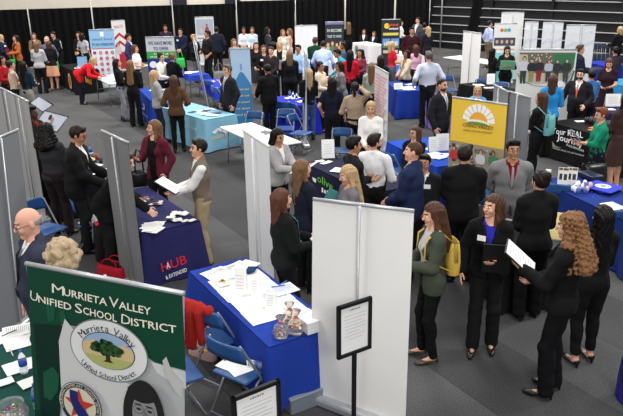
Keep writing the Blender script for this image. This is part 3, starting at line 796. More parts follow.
def banner(A, B, label, front=(240, 240, 240), back=(200, 200, 202), z=2.0, foot=None, facing=True, pole=True, th=.004, w=None, name='retractable_banner', cat='banner', split=False, zb=.10, group=None, rail=STEEL, wave=0.0):
    """A, B: pixels of the two ends of the top rail at height z. facing: the printed side looks at the camera"""
    a, b = at(*A, z), at(*B, z)
    if w: 
        d = (b - a).normalized(); m_ = (a + b) / 2; a, b = m_ - d * w / 2, m_ + d * w / 2
    if foot:
        fa, fb = at(*foot[0], 0), at(*foot[1], 0)
        if facing: d_ = b - a; fb = fa + d_
    else: fa, fb = Vector((a.x, a.y, 0)), Vector((b.x, b.y, 0))
    c = (fa + fb) / 2; r_ = empty(name, c, label, cat, group)
    U = (fb - fa).normalized(); Nn = Vector((U.y, -U.x, 0))
    if Nn.dot(Vector((0, 0, 0)) - c) < 0: Nn = -Nn   # towards the camera
    ang = math.atan2(U.y, U.x); wd = (fb - fa).length
    fa2, fb2 = Vector((fa.x, fa.y, zb)), Vector((fb.x, fb.y, zb))
    ni, nj = 6, 10
    def sheet(off, m, nm):
        V = []; F = []
        for i in range(ni + 1):
            for j in range(nj + 1):
                u, v = i / ni, j / nj; p = (fa2 * (1 - u) + fb2 * u) * (1 - v) + (a * (1 - u) + b * u) * v
                p = p + Nn * (off + wave * sin(u * 7 + v * 2)); V.append(p - c)
        for i in range(ni):
            for j in range(nj): q = i * (nj + 1) + j; F.append((q, q + nj + 1, q + nj + 2, q + 1))
        return V, F
    V1, F1 = sheet(.0, None, ''); V2, F2 = sheet(-th, None, ''); m0 = len(V1)
    mb = MB(); mb.add(V1, F1, 0 if facing else 1, True); mb.add(V2, [tuple(reversed(f)) for f in F2], 1 if facing else 0, True)
    mb.build('sheet', [mat(front, 'vinyl'), mat(back, 'vinyl')], r_)
    MB().box(Vector((0, 0, zb / 2 + .0)), (wd + .04, .16, zb), Matrix.Rotation(ang, 3, 'Z'), bev=.03).build('base', rail, r_)
    ta, tb = a - c, b - c; mid = (ta + tb) / 2
    mb = MB(); mb.tube([ta, tb], .017, 8); mb.build('top_rail', rail, r_)
    if pole:
        off = -Nn * .04 if facing else Nn * .04
        MB().tube([Vector((0, 0, .05)) + off, mid + off + Vector((0, 0, .0))], .012, 8).build('pole', rail, r_)
    r_['_w'] = wd; del r_['_w']
    fl = a - fa2
    return r_, Panel(fa2, fb2 - fa2, fl, wd, fl.length, r_)

PAPER = mat((238, 238, 236), 'paper'); INK = mat((60, 60, 66), 'ink')
def sheet_of_paper(p, rz, label, size=(.216, .28), group=None, m=None, name='flyer', cat='paper', tilt=None, printed=True, th=.002, ink=None):
    r_ = empty(name, p, label, cat, group, rz=0)
    rt = Matrix.Rotation(rz, 3, 'Z') 
    if tilt is not None: rt = rt @ tilt
    w, h = size; V = []; n = 6
    for j in range(n + 1):
        y = h * (j / n - .5)
        for x in (-w / 2, w / 2): V.append(rt @ Vector((x, y, .0018 + .0016 * sin(j * 1.3))))
    V2 = [v - rt @ Vector((0, 0, th)) for v in V]; F = [(2 * j, 2 * j + 1, 2 * j + 3, 2 * j + 2) for j in range(n)]; o = len(V)
    F += [tuple(reversed([q + o for q in f])) for f in F]
    F += [(0, o, o + 1, 1), (2 * n, 2 * n + 1, o + 2 * n + 1, o + 2 * n)] + [(2 * j, 2 * j + 2, o + 2 * j + 2, o + 2 * j) for j in range(n)] + [(2 * j + 1, o + 2 * j + 1, o + 2 * j + 3, 2 * j + 3) for j in range(n)]
    MB().add(V + V2, F).build("page", m or PAPER, r_)
    if printed:
        mb = MB(); y = h * .36
        while y > -h * .4:
            x1 = w * (.38 - .25 * rnd.random()); z = .0055
            mb.add([rt @ Vector(q) for q in ((-w * .38, y, z), (x1, y, z), (x1, y - h * .014, z), (-w * .38, y - h * .014, z))], [(0, 1, 2, 3)]); y -= h * .06
        mb.build('print', ink or mat((120, 120, 128), 'ink'), r_)
    return r_
def tent_card(p, rz, label, size=(.10, .21), m=None, cat='brochure', name='standing_brochure', group=None):
    r_ = empty(name, p, label, cat, group); rt = Matrix.Rotation(rz, 3, 'Z'); w, h = size
    for k, s_ in enumerate((-1, 1)):
        V = [Vector((-w / 2, s_ * .05, 0)), Vector((w / 2, s_ * .05, 0)), Vector((w / 2, 0, h)), Vector((-w / 2, 0, h))]; V += [v + Vector((0, .002, 0)) for v in V]
        MB().add([rt @ v for v in V], [(0, 1, 2, 3), (7, 6, 5, 4), (0, 4, 5, 1), (2, 6, 7, 3)]).build('leaf', m or PAPER, r_)
    mb = MB()
    for k in range(5):
        z = h * (.75 - k * .12); y = -.05 * (1 - z / h) - .003
        mb.add([rt @ Vector(q) for q in ((-w * .35, y, z), (w * .3, y, z), (w * .3, y - .0008, z - .006), (-w * .35, y - .0008, z - .006))], [(0, 1, 2, 3)])
    mb.build('print', mat((190, 196, 206), 'ink'), r_)
    return r_
def bottle(p, label, cap_c=(40, 80, 180), group=None):
    r_ = empty('water_bottle', p, label, 'bottle', group)
    MB().lathe([(.028, 0), (.032, .01), (.032, .05), (.029, .06), (.032, .07), (.032, .14), (.022, .175), (.012, .19), (.012, .2)], n=14).build('bottle_body', mat((225, 235, 240), 'glass'), r_)
    MB().lathe([(.0335, .075), (.0335, .125)], n=14).build('bottle_label', mat((40, 70, 170), 'paper'), r_)
    MB().lathe([(.0145, .198), (.0145, .215)], n=10).build('bottle_cap', mat(cap_c, 'plastic'), r_)
    return r_
def held_folder(p, hd, label, col=(20, 20, 22), paper=None, size=(.25, .32), tilt=35, name='folder', cat='folder', roll=0, printed=True):
    """board or paper held before a person: rests on the hands, faces the holder"""
    r_ = empty(name, p, label, cat); rt = Matrix.Rotation(-R(hd), 3, 'Z') @ Matrix.Rotation(R(roll), 3, 'Y') @ Matrix.Rotation(R(tilt), 3, 'X')
    w, h = size
    mb = MB(); mb.box(rt @ Vector((0, 0, 0)), (w, h, .012), rt, bev=.004); mb.build('cover', mat(col, 'leather'), r_)
    if paper:
        MB().box(rt @ Vector((0, 0, .010)), (w * .92, h * .93, .004), rt).build('page', mat(paper, 'paper'), r_)
        if printed:
            mb = MB()
            for k in range(9):
                y = h * (.36 - k * .085); mb.box(rt @ Vector((-.01 * w, y, .0135)), (w * (.7 - .25 * rnd.random()), h * .012, .001), rt)
            mb.build('print', mat((130, 130, 140), 'ink'), r_)
    return r_
def bag(p, label, col, size=(.34, .14, .30), rz=0, strap=.3, name='tote_bag', cat='bag', kind='leather'):
    r_ = empty(name, p, label, cat); w, d, h = size; V = []; F = []; n = 16
    for j, (z, k) in enumerate(((0, .86), (.02, .95), (.4, 1.05), (.75, .92), (1, .70), (.97, .6), (.4, .8))):
        for i in range(n):
            a = 2 * pi * i / n; ca, sa = cos(a), sin(a); e = .55
            x = math.copysign(abs(ca) ** e, ca) * w / 2 * (1 - .12 * z); y = math.copysign(abs(sa) ** e, sa) * d / 2 * k; V.append(Matrix.Rotation(rz, 3, 'Z') @ Vector((x + .006 * sin(i * 2.1 + j), y, z * h)))
    for j in range(6):
        for i in range(n): F.append((j * n + i, j * n + (i + 1) % n, j * n + n + (i + 1) % n, j * n + n + i))
    F.append(tuple(reversed(range(n)))); F.append(tuple(range(6 * n, 7 * n)))
    MB().add(V, F, 0, True).build('pouch', mat(col, kind), r_)
    for s_ in (-1, 1):
        if strap: MB().tube([Matrix.Rotation(rz, 3, 'Z') @ Vector((w * .25 * cos(pi * t), s_ * d * .25, h * .95 + strap * sin(pi * t))) for t in [i / 10 for i in range(11)]], .009, 6).build('strap', mat(col, kind), r_)
    return r_
def person_photo(pn, u, v, s, skin, hair, shirt, pants=None, hl=1.0, k=1.0):
    """a small flat printed figure: legs, shirt, head, hair"""
    if pants: pn.poly('printed_figure', [(u - .10 * s * k, v - .9 * s), (u - .02 * s * k, v - .9 * s), (u, v - .45 * s), (u + .02 * s * k, v - .9 * s), (u + .10 * s * k, v - .9 * s), (u + .13 * s * k, v), (u - .13 * s * k, v)], mat(pants, 'vinyl'), pix=False)
    pn.poly('printed_figure', [(u - .15 * s * k, v - .1 * s), (u + .15 * s * k, v - .1 * s), (u + .22 * s * k, v + .1 * s), (u + .19 * s * k, v + .42 * s), (u + .07 * s * k, v + .50 * s), (u - .07 * s * k, v + .50 * s), (u - .19 * s * k, v + .42 * s), (u - .22 * s * k, v + .1 * s)], mat(shirt, 'vinyl'), pix=False)
    pn.ell('printed_figure', u, v + .66 * s, .125 * s, .15 * s * hl, mat(hair, 'vinyl')); pn.ell('printed_figure', u, v + .62 * s, .09 * s, .12 * s, mat(skin, 'vinyl'))

# ---------------- tables ----------------
ROYAL = (28, 56, 146); NAVY = (40, 40, 88)
Tfront = tfrom((191, 272), (268, 345), L=1.83, Wd=.66, side=1)
_, clothF = table(Tfront, 'folding table under the royal blue cloth covered with white flyers', cloth=ROYAL, cloth_label='royal blue tablecloth on the front table with candy bags', drop=.63)
Thub = tfrom((146, 187), (198.5, 221), L=1.83, side=-1)
_, clothH = table(Thub, 'folding table under the purple-navy cloth with red lettering', cloth=NAVY, cloth_label='dark purple-navy tablecloth with red and white lettering', drop=.73)
Tlb = tfrom((162, 107.5), (205, 120), Wd=.80, side=1)
_, clothL = table(Tlb, 'folding table under the light blue cloth', cloth=(128, 180, 206), cloth_label='light blue tablecloth with a white mountain emblem', drop=.72)
Tbare = tfrom((252, 122), (306, 143), L=2.1, side=-1)
table(Tbare, 'bare white folding table behind the tall white banner')
Tsuit = tfrom((86, 146), (106, 178), L=1.9, side=-1)
_, _c1 = table(Tsuit, 'folding table under the black cloth beside the grey banner', cloth=(24, 24, 27), cloth_label='black tablecloth under papers before the heavy man in glasses')
Tu = tfrom((139, 89), (151, 101), Wd=.75, side=1)
_, clothU = table(Tu, 'folding table under the blue cloth behind the long-haired blonde', cloth=(28, 60, 150), cloth_label='blue tablecloth beside the woman in grey jeans')
Tblk = tfrom((60, 65), (84, 76), L=2.2, Wd=.75, side=1)
_, clothB = table(Tblk, 'folding table under the black cloth with a gold emblem', cloth=(20, 20, 22), cloth_label='black tablecloth with a round gold emblem')
Twf = tfrom((92, 76), (112, 85), L=1.83, Wd=.9, side=1)
table(Twf, 'white-topped folding table the person in red bends over')
Tol = tfrom((306, 163), (344, 181), L=1.95, Wd=.85, side=1)
_, clothO = table(Tol, 'folding table under the dark navy cloth with green lettering', cloth=(34, 37, 62), cloth_label='dark navy tablecloth with green and white lettering')
Twc = tfrom((351, 42.8), (369.5, 46.3), Wd=.78, side=1)
_, clothW = table(Twc, 'folding table under the white cloth by the drapes', cloth=(226, 226, 230), cloth_label='white tablecloth with a round emblem by the black drapes')
T14 = tfrom((386, 82), (402, 94), L=1.6, Wd=.66, side=1)
_, c14 = table(T14, 'folding table under the royal blue cloth before the woman in the tan blazer', cloth=ROYAL, cloth_label='royal blue tablecloth hanging to the floor before the woman in the tan blazer')
T14b = tfrom((381, 66), (392, 73), L=1.6, Wd=.7, side=1)
table(T14b, 'folding table under the blue cloth next to the woman in the red tee', cloth=(30, 60, 150), cloth_label='blue tablecloth next to the woman in the red tee')
T15 = tfrom((388, 142), (432, 165), L=1.83, Wd=.8, side=1)
table(T15, 'folding table under the blue cloth left of the yellow banner', cloth=(30, 72, 178), cloth_label='bright blue tablecloth with white cards left of the yellow banner')
T16 = tfrom((443, 57), (490, 64), L=2.3, Wd=.8, side=1)
table(T16, 'bare white folding table in front of the short bleacher bank')
T17 = tfrom((460, 84), (494, 92), L=1.6, Wd=.75, side=1)
table(T17, 'folding table under the black cloth behind the blonde in glasses', cloth=(16, 16, 18), cloth_label='black tablecloth behind the seated blonde in glasses')
Tj = tfrom((549, 122), (612, 139), L=1.83, Wd=.85, side=1)
_, clothJ = table(Tj, 'folding table under the black cloth with white journey lettering', cloth=(20, 20, 22), cloth_label='black tablecloth with white journey lettering')
T19 = tfrom((540, 180), (605, 211), L=2.0, Wd=.75, side=1)
_, c19 = table(T19, 'folding table under the blue cloth with the blue totes', cloth=(26, 48, 120), cloth_label='deep blue tablecloth under the folded blue totes')
T20 = tfrom((592, 108), (623, 117), L=1.83, Wd=.75, side=1)
table(T20, 'folding table under the navy cloth before the woman in the floral dress', cloth=(28, 38, 82), cloth_label='navy tablecloth before the woman in the floral dress')
T18 = tfrom((494, 205), (512, 219), L=1.6, Wd=.6, side=-1)
Tg = tfrom((33, 329), (41, 416), L=1.83, Wd=.85, side=-1)
_, cG = table(Tg, 'folding table under the dark green cloth in the lower left', cloth=(24, 70, 62), cloth_label='dark green tablecloth under the candy jar')
T24 = tfrom((424, 94), (450, 112), L=1.5, Wd=.6, side=1)
table(T24, 'folding table under the lilac cloth beside the bearded man in the dark suit', cloth=(132, 108, 180), cloth_label='lilac tablecloth beside the bearded man in the dark suit')
T9 = tfrom((203, 80), (222, 92), L=1.7, Wd=.75, side=1)
table(T9, 'folding table under the blue cloth behind the grey-haired man in the suit', cloth=(38, 58, 175), drop=.3, cloth_label='blue tablecloth behind the grey-haired man with a white badge')
T8 = tfrom((180, 72), (190, 76), L=1.0, Wd=.6, side=1)
table(T8, 'folding table under the blue cloth right of the woman with pinned-up hair', cloth=(34, 60, 160), drop=.16, cloth_label='blue tablecloth right of the woman with pinned-up hair')
T10 = tfrom((270, 98), (290, 106), L=1.3, Wd=.7, side=1)
table(T10, 'folding table under the blue cloth behind the bare white table', cloth=(36, 44, 190), cloth_label='bright blue tablecloth behind the bare white table')
T23 = tfrom((316, 76), (340, 92), L=1.8, Wd=.8, side=1)
table(T23, 'folding table under the blue cloth before the man in the light blue shirt', cloth=(30, 66, 165), cloth_label='blue tablecloth before the man leaning in a light blue shirt')
T25 = tfrom((318, 58), (340, 66), L=1.6, Wd=.7, side=1)
table(T25, 'white-draped folding table below the dark poster banner', cloth=(215, 218, 226), cloth_label='white tablecloth below the dark poster banner')
T26 = tfrom((383, 52), (402, 56), L=1.8, Wd=.7, side=1)
table(T26, 'folding table under the white cloth below the banner with city pictures', cloth=(220, 222, 226), cloth_label='white tablecloth below the banner with city pictures')
T27 = tfrom((583, 62), (597, 64.5), L=1.2, Wd=.7, side=1)
table(T27, 'folding table under the royal blue cloth right of the wide display', cloth=(34, 50, 150), cloth_label='royal blue tablecloth right of the wide display')
T28 = tfrom((600, 80), (623, 86), L=1.83, Wd=.7, side=1)
table(T28, 'folding table under the sky blue cloth behind the floral dress', cloth=(50, 140, 200), cloth_label='sky blue tablecloth behind the woman in the floral dress')
table(T18, 'folding table under the black cloth behind the woman in the blue blouse', cloth=(26, 26, 30), cloth_label='black tablecloth behind the woman in the blue blouse')

WHT = mat((244, 244, 244), 'vinyl'); GRN = mat((120, 190, 60), 'vinyl')
# lettering on the cloth fronts
pn = face(Thub, 1, clothH)
pn.text('HUB', (162, 272), (187, 263), mat((200, 40, 60), 'vinyl'), h=.13)
pn.text('& EXTENDED', (166, 279.5), (187, 271), WHT, h=.055)
pn.text('A', (166.5, 269), (170.5, 267.5), WHT, h=.09)
pn = face(Tlb, 1, clothL)
pn.many('mountain_emblem', [[pn.uv(*q) for q in pts] for pts in ([(211.5, 133), (216, 129), (218, 131), (214.5, 134)], [(216, 129), (219, 127.5), (224, 131.5), (221, 132)], [(221, 131.5), (224.5, 129.5), (228, 132.5), (226, 133.5)])], WHT)
pn.text('~DISTRICT', (211.5, 140.5), (226, 136.5), mat((210, 200, 160), 'vinyl'), h=.10)
pn = face(Tlb, 0, clothL)
pn.text('~SCHOOL', (187, 127), (197, 131), mat((190, 205, 190), 'vinyl'), h=.07)
pn = face(Tu, 0, clothU); pn.text('U', (141, 107), (145, 111), WHT, h=.2); pn.text('~school', (141, 112), (148, 118), mat((150, 180, 225), 'vinyl'), h=.05)
pn = face(Tblk, 0, clothB)
cu, cv = pn.uv(70, 81)
pn.ell('gold_emblem', cu, cv, .20, .26, mat((205, 160, 80), 'vinyl')); pn.ell('emblem_face', cu, cv, .13, .17, mat((170, 70, 40), 'vinyl')); pn.ell('emblem_ring', cu, cv, .20, .26, mat((240, 225, 180), 'vinyl'), inner=.9)
pn.text('~YOUTH', (86, 82), (92, 85), mat((230, 180, 40), 'vinyl'), h=.18)
pn = face(Tol, 0, clothO)
pn.text('olive', (317.5, 181), (333, 190.5), mat((110, 190, 60), 'vinyl'), h=.13)
pn.many('leaf_emblem', [[pn.uv(*q) for q in ((312.5, 177), (316.5, 179), (316, 183), (313.5, 181))]], WHT)
pn.text('~Crest', (322, 192), (334, 197), WHT, h=.08)
pn = face(Twc, 0, clothW); cu, cv = pn.uv(356.5, 50)
pn.ell('round_emblem', cu, cv, .16, .18, mat((50, 60, 90), 'vinyl')); pn.ell('round_emblem', cu, cv, .12, .14, mat((200, 180, 110), 'vinyl')); pn.ell('round_emblem', cu, cv, .08, .1, mat((60, 90, 120), 'vinyl'))
pn = face(Tj, 0, clothJ)
pn.text('Your REAL', (552, 133), (583, 138), WHT, h=.12)
pn.text('Journey', (557, 139.5), (583, 147), WHT, h=.13)
pn.text('Academies', (566, 145.5), (584, 152), mat((200, 200, 200), 'vinyl'), h=.06)
pn.text('~college, career and life readiness', (553, 148.5), (584, 156.5), mat((170, 170, 170), 'vinyl'), h=.035)
pn.text('~Learning', (590, 150), (604, 154), mat((190, 190, 190), 'vinyl'), h=.08)
pn.many('paper_plane_mark', [[pn.uv(*q) for q in ((552.5, 141), (556, 146), (562, 148), (553, 147))]], mat((150, 150, 120), 'vinyl'))

# ---------------- banners ----------------
def flat(cx, cy, wpx, ang, z=2.0):
    """pixel ends of a top rail whose middle is at (cx, cy), turned by ang degrees from facing the camera"""
    c = at(cx, cy, z); dep = (c - Vector((0, 0, CH))).dot(FW); w = wpx * dep / FPX / max(.3, cos(R(ang)))
    d = Vector((cos(R(ang)), sin(R(ang)), 0)) * w / 2
    def px(p):
        q = p - Vector((0, 0, CH)); k = FPX / q.dot(FW); return (311.5 + AX.dot(q) * k, 208 + AD.dot(q) * k)
    return px(c - d), px(c + d)
# front white banner seen from behind
banner((313.3, 199), (414, 211), 'large plain white banner seen from behind, beside the front table', front=(225, 224, 222), back=(226, 225, 223), foot=((311.5, 399), (405, 435)), facing=False, wave=.008)
# green district banner
rB_, pn = banner((26, 263.5), (184, 293.5), 'dark green district banner with an oak tree seal', front=(178, 180, 182), back=(200, 200, 200), foot=((48, 500), (196, 548)), pole=True)
GD = mat((12, 66, 48), 'vinyl'); GD2 = mat((22, 84, 60), 'vinyl'); CR = mat((236, 232, 214), 'vinyl')
pn.poly('green_field', [(27, 265), (182.6, 294), (186.3, 370.5), (155, 362), (140, 352), (110, 330), (76, 326), (62, 324), (60, 340), (54, 380), (50, 425), (36, 425)], GD)
pn.poly('green_photo', [(34, 323), (63, 325), (66, 352), (60, 420), (42, 420)], mat((10, 44, 36), 'vinyl'))
pn.poly('green_photo', [(46, 303), (52, 297), (56, 306), (55, 320), (49, 322)], GD2); pn.poly('green_photo', [(60, 312), (64, 309), (68, 320), (66, 324), (61, 321)], GD2)
pn.poly('green_photo', [(44, 372), (54, 366), (60, 374), (59, 390), (52, 400), (45, 396)], GD2)
pn.poly('pale_sweep', [(152, 361), (186.5, 371), (187, 388), (170, 380), (158, 372)], mat((205, 207, 208), 'vinyl'))
pn.poly('pale_sweep', [(60, 340), (66, 318), (76, 330), (100, 372), (140, 386), (150, 420), (64, 420)], mat((205, 206, 206), 'vinyl'))
cu, cv = pn.uv(109.5, 350); 
e1 = pn.uv(150, 357); e2 = pn.uv(104, 386)
ru = sqrt((e1[0] - cu) ** 2 + (e1[1] - cv) ** 2) * 1.0; ru *= .96; rv = ru * .72; rot = math.atan2(e1[1] - cv, e1[0] - cu) * .35
pn.ell('seal_rim', cu, cv, ru * 1.03, rv * 1.045, mat((120, 124, 126), 'vinyl'), rot=rot); pn.ell('seal', cu, cv, ru, rv, mat((222, 224, 224), 'vinyl'), rot=rot)
pn.ell('seal_rim', cu, cv, ru * .70, rv * .62, mat((52, 46, 42), 'vinyl'), rot=rot)
pn.ell('seal_sky', cu, cv, ru * .68, rv * .595, mat((150, 176, 206), 'vinyl'), rot=rot)
def eu(x, y): return (cu + ru * .68 * x * cos(rot) - rv * .595 * y * sin(rot), cv + ru * .68 * x * sin(rot) + rv * .595 * y * cos(rot))
arc = lambda a0, a1, n=20: [eu(cos(R(a0 + (a1 - a0) * i / n)), sin(R(a0 + (a1 - a0) * i / n))) for i in range(n + 1)]
pn.poly('seal_hills', arc(160, 380) + [eu(.9, .30), eu(.62, .55), eu(.3, .2), eu(-.2, .25), eu(-.55, .55), eu(-.75, .4)], mat((206, 184, 134), 'vinyl'), pix=False)
pn.poly('seal_field', arc(200, 340), mat((170, 176, 110), 'vinyl'), pix=False)
pn.poly('oak_trunk', [eu(-.08, .0), eu(.08, .0), eu(.10, -.5), eu(.22, -.62), eu(-.2, -.62), eu(-.08, -.5)], mat((58, 44, 32), 'vinyl'), pix=False)
sh = []
for i in range(46):
    a = rnd.uniform(0, 6.28); r_ = sqrt(rnd.random()); x, y = .56 * r_ * cos(a), .10 + .5 * r_ * sin(a) * (1 if sin(a) > 0 else .55); q = rnd.uniform(.08, .15)
    sh.append([eu(x + q * cos(t * 1.047 + a), y + q * 1.3 * sin(t * 1.047 + a)) for t in range(6)])
pn.many('oak_crown', sh[:30], mat((30, 62, 36), 'vinyl')); pn.many('oak_crown', sh[30:], mat((48, 84, 46), 'vinyl'))
pn.arc_text('Murrieta Valley', cu, cv, ru * .80, rv * .78, 152, 28, .056, mat((28, 32, 38), 'vinyl'), rot=rot)
pn.arc_text('Unified School District', cu, cv, ru * .84, rv * .86, 215, 325, .042, mat((40, 46, 52), 'vinyl'), rot=rot)
pn.text('M', (55, 290.8), (67, 294.2), CR, h=.072); pn.text('URRIETA', (67, 293.5), (110, 304), CR, h=.054); pn.text('V', (112, 304), (121.5, 306.5), CR, h=.072); pn.text('ALLEY', (122, 306.5), (154, 313), CR, h=.054)
pn.text('U', (33.5, 297), (41, 300), CR, h=.072); pn.text('NIFIED', (42, 300), (75, 308.5), CR, h=.054); pn.text('S', (79, 310), (86, 311.5), CR, h=.072); pn.text('CHOOL', (87, 311.5), (120.5, 319.5), CR, h=.054)
pn.text('D', (125, 320.5), (134, 323), CR, h=.072); pn.text('ISTRICT', (135, 322.5), (180, 330.5), CR, h=.054)
# round seal with a star and the state outline
c2u, c2v = pn.uv(84, 402); r2 = abs(pn.uv(107, 402)[0] - c2u) * .92
pn.ell('round_seal', c2u, c2v, r2, r2, mat((34, 40, 84), 'vinyl')); pn.ell('round_seal', c2u, c2v, r2 * .97, r2 * .97, mat((220, 220, 210), 'vinyl'), inner=.97); pn.ell('round_seal', c2u, c2v, r2 * .76, r2 * .76, mat((214, 205, 180), 'vinyl'))
pn.arc_text('CALIFORNIA EXEMPLARY SCHOOL DISTRICT', c2u, c2v, r2 * .86, r2 * .86, 200, -20, r2 * .12, mat((225, 215, 170), 'vinyl'))
st = [(c2u + r2 * (.74 if i % 2 == 0 else .30) * sin(i * pi / 5), c2v + r2 * (.74 if i % 2 == 0 else .30) * cos(i * pi / 5)) for i in range(10)]
pn.poly('red_star', st, mat((190, 60, 48), 'vinyl'), pix=False)
ca = [(-.42, .62), (-.05, .60), (-.04, .22), (.42, -.34), (.40, -.52), (.30, -.62), (.02, -.62), (-.20, -.34), (-.34, -.08), (-.44, .30)]
pn.poly('state_outline', [(c2u + r2 * x, c2v + r2 * y) for x, y in ca], mat((30, 42, 110), 'vinyl'), pix=False)
# printed portrait
gx, gy = pn.uv(148, 404); k = abs(pn.uv(160, 404)[0] - gx)
pn.ell('portrait_hair', gx, gy - k * .9, k * 1.75, k * 3.1, mat((34, 34, 36), 'vinyl')); pn.ell('portrait_face', gx + k * .1, gy - k * .55, k * 1.05, k * 1.75, mat((140, 140, 141), 'vinyl'))
pn.ell('portrait_hair', gx - k * .1, gy + k * 1.15, k * 1.2, k * .75, mat((34, 34, 36), 'vinyl'))
for sx in (-.40, .55):
    pn.ell('portrait_eye', gx + k * sx, gy - k * .15, k * .2, k * .10, mat((40, 40, 42), 'vinyl')); pn.ell('portrait_glasses', gx + k * sx, gy - k * .18, k * .42, k * .36, mat((40, 40, 42), 'vinyl'), inner=.93)
pn.poly('portrait_nose', [(gx + k * .02, gy - k * .3), (gx + k * .16, gy - k * .3), (gx + k * .28, gy - k * .95), (gx - k * .1, gy - k * .95)], mat((120, 120, 121), 'vinyl'), pix=False)
for sx in (-.40, .55): pn.poly('portrait_brow', [(gx + k * (sx - .3), gy + k * .22), (gx + k * (sx + .3), gy + k * .22), (gx + k * (sx + .25), gy + k * .32), (gx + k * (sx - .25), gy + k * .32)], mat((44, 44, 46), 'vinyl'), pix=False)
pn.ell('portrait_mouth', gx + k * .1, gy - k * 1.5, k * .45, k * .2, mat((235, 235, 235), 'vinyl'))
pn.poly('portrait_hand', [(188, 378), (178, 368), (172, 352), (168, 356), (172, 372), (182, 388), (188, 392)], mat((190, 190, 190), 'vinyl'))

banner((101.5, 130.5), (128, 142.5), 'narrow grey banner seen from behind between the two cloth tables', front=(150, 150, 150), back=(118, 118, 119), foot=((122, 283), (145, 291)), facing=False)
banner((243, 130), (269, 146.5), 'tall white banner seen from behind in front of the bare table', front=(235, 235, 235), back=(225, 226, 228), facing=False, rail=mat((215, 216, 218), 'paint'))
banner((-34, 70), (1, 88.5), 'grey partition banner at the left frame edge', front=(150, 150, 150), back=(158, 159, 160), facing=False)
banner((1, 88), (14, 94.5), 'grey partition banner, middle of the left row', front=(150, 150, 150), back=(160, 161, 162), facing=False)
banner((14.5, 94.5), (28, 101.5), 'grey partition banner, right end of the left row beside the posters', front=(150, 150, 150), back=(156, 157, 158), facing=False)
banner((-24, 147), (18, 129.5), 'dark blue-grey banner seen from behind before the left partition row', front=(120, 120, 125), back=(104, 106, 110), foot=((-6, 352), (41, 312)), facing=False)
A_, B_ = flat(352, 0, 1, 0)
rY, pn = banner((452.5, 97), (507.5, 104.5), 'yellow sunrise banner with classroom photos below', front=(222, 180, 60), back=(180, 180, 180))
YL = mat((232, 194, 66), 'vinyl'); Wd_, Ht_ = pn.w, pn.h
vt = pn.uv(457, 141)[1]
pn.rect('yellow_field', 0, vt, Wd_, Ht_, YL)
cx_, cy_ = pn.uv(478.5, 122.5); rr = abs(pn.uv(495, 124)[0] - cx_)
for i in range(9):
    a0 = 4 + i * 19.3; pn.ell('sun_ray', cx_, cy_, rr, rr * 1.0, WHT, a0=a0, a1=a0 + 16.5, inner=.56)
pn.ell('sun', cx_, cy_, rr * .52, rr * .52, mat((240, 170, 60), 'vinyl'), a0=0, a1=180); pn.ell('field_arc', cx_, cy_ - rr * .06, rr * .75, rr * .22, mat((235, 240, 220), 'vinyl'), a0=0, a1=180); pn.ell('field_arc', cx_, cy_ - rr * .10, rr * .7, rr * .14, mat((110, 150, 60), 'vinyl'), a0=0, a1=180)
pn.text('CHINO VALLEY', (463.5, 126), (494, 130), mat((120, 90, 30), 'vinyl'), h=.055); pn.text('UNIFIED SCHOOL DISTRICT', (464, 130.5), (493, 134), mat((130, 100, 40), 'vinyl'), h=.028)
pn.rect('classroom_photo', 0, vt * .60, Wd_, vt, mat((150, 140, 122), 'vinyl')); pn.rect('classroom_photo', 0, 0, Wd_, vt * .60, mat((170, 172, 170), 'vinyl'))
for q, c in enumerate(((60, 56, 50), (150, 140, 120), (40, 46, 44), (110, 120, 100), (180, 170, 150), (80, 70, 60))):
    pn.many('printed_pattern', [[(u, v), (u + du, v), (u + du, v + dv), (u, v + dv)] for u, v, du, dv in [(rnd.uniform(0, Wd_ * .9), rnd.uniform(vt * .74, vt * .95), rnd.uniform(.03, .08), rnd.uniform(.02, .05)) for _ in range(9)]], mat(c, 'vinyl'))
pn.rect('printed_table', Wd_ * .1, vt * .66, Wd_, vt * .72, mat((190, 165, 130), 'vinyl'))
for i, (u, v, s_, sk_, h_, sh_) in enumerate(((.30, .80, .24, (190, 140, 110), (25, 20, 18), (60, 90, 160)), (.62, .80, .22, (200, 150, 120), (30, 24, 20), (200, 200, 205)), (.85, .82, .2, (180, 130, 100), (28, 22, 20), (70, 130, 90)), (.12, .80, .2, (210, 160, 130), (60, 40, 30), (180, 60, 60)), (.18, .46, .25, (190, 140, 110), (30, 24, 20), (190, 200, 215)), (.45, .47, .22, (170, 120, 95), (25, 20, 20), (160, 70, 70)), (.72, .34, .36, (215, 165, 135), (120, 85, 55), (60, 130, 180)), (.9, .5, .2, (200, 150, 120), (30, 25, 20), (210, 210, 210)))):
    person_photo(pn, u * Wd_, v * vt, s_ * 1.15, sk_, h_, sh_, k=1.5)
pn.rect('printed_table', Wd_ * .15, vt * .22, Wd_, vt * .30, mat((215, 205, 190), 'vinyl'))
banner((494, 84.5), (508.5, 92), 'grey banner back behind the yellow banner, left of a pair', front=(130, 130, 132), back=(134, 136, 139), facing=False)
banner((509, 91.5), (531, 97.5), 'grey banner back behind the yellow banner, right of a pair', front=(130, 130, 132), back=(130, 132, 136), facing=False)
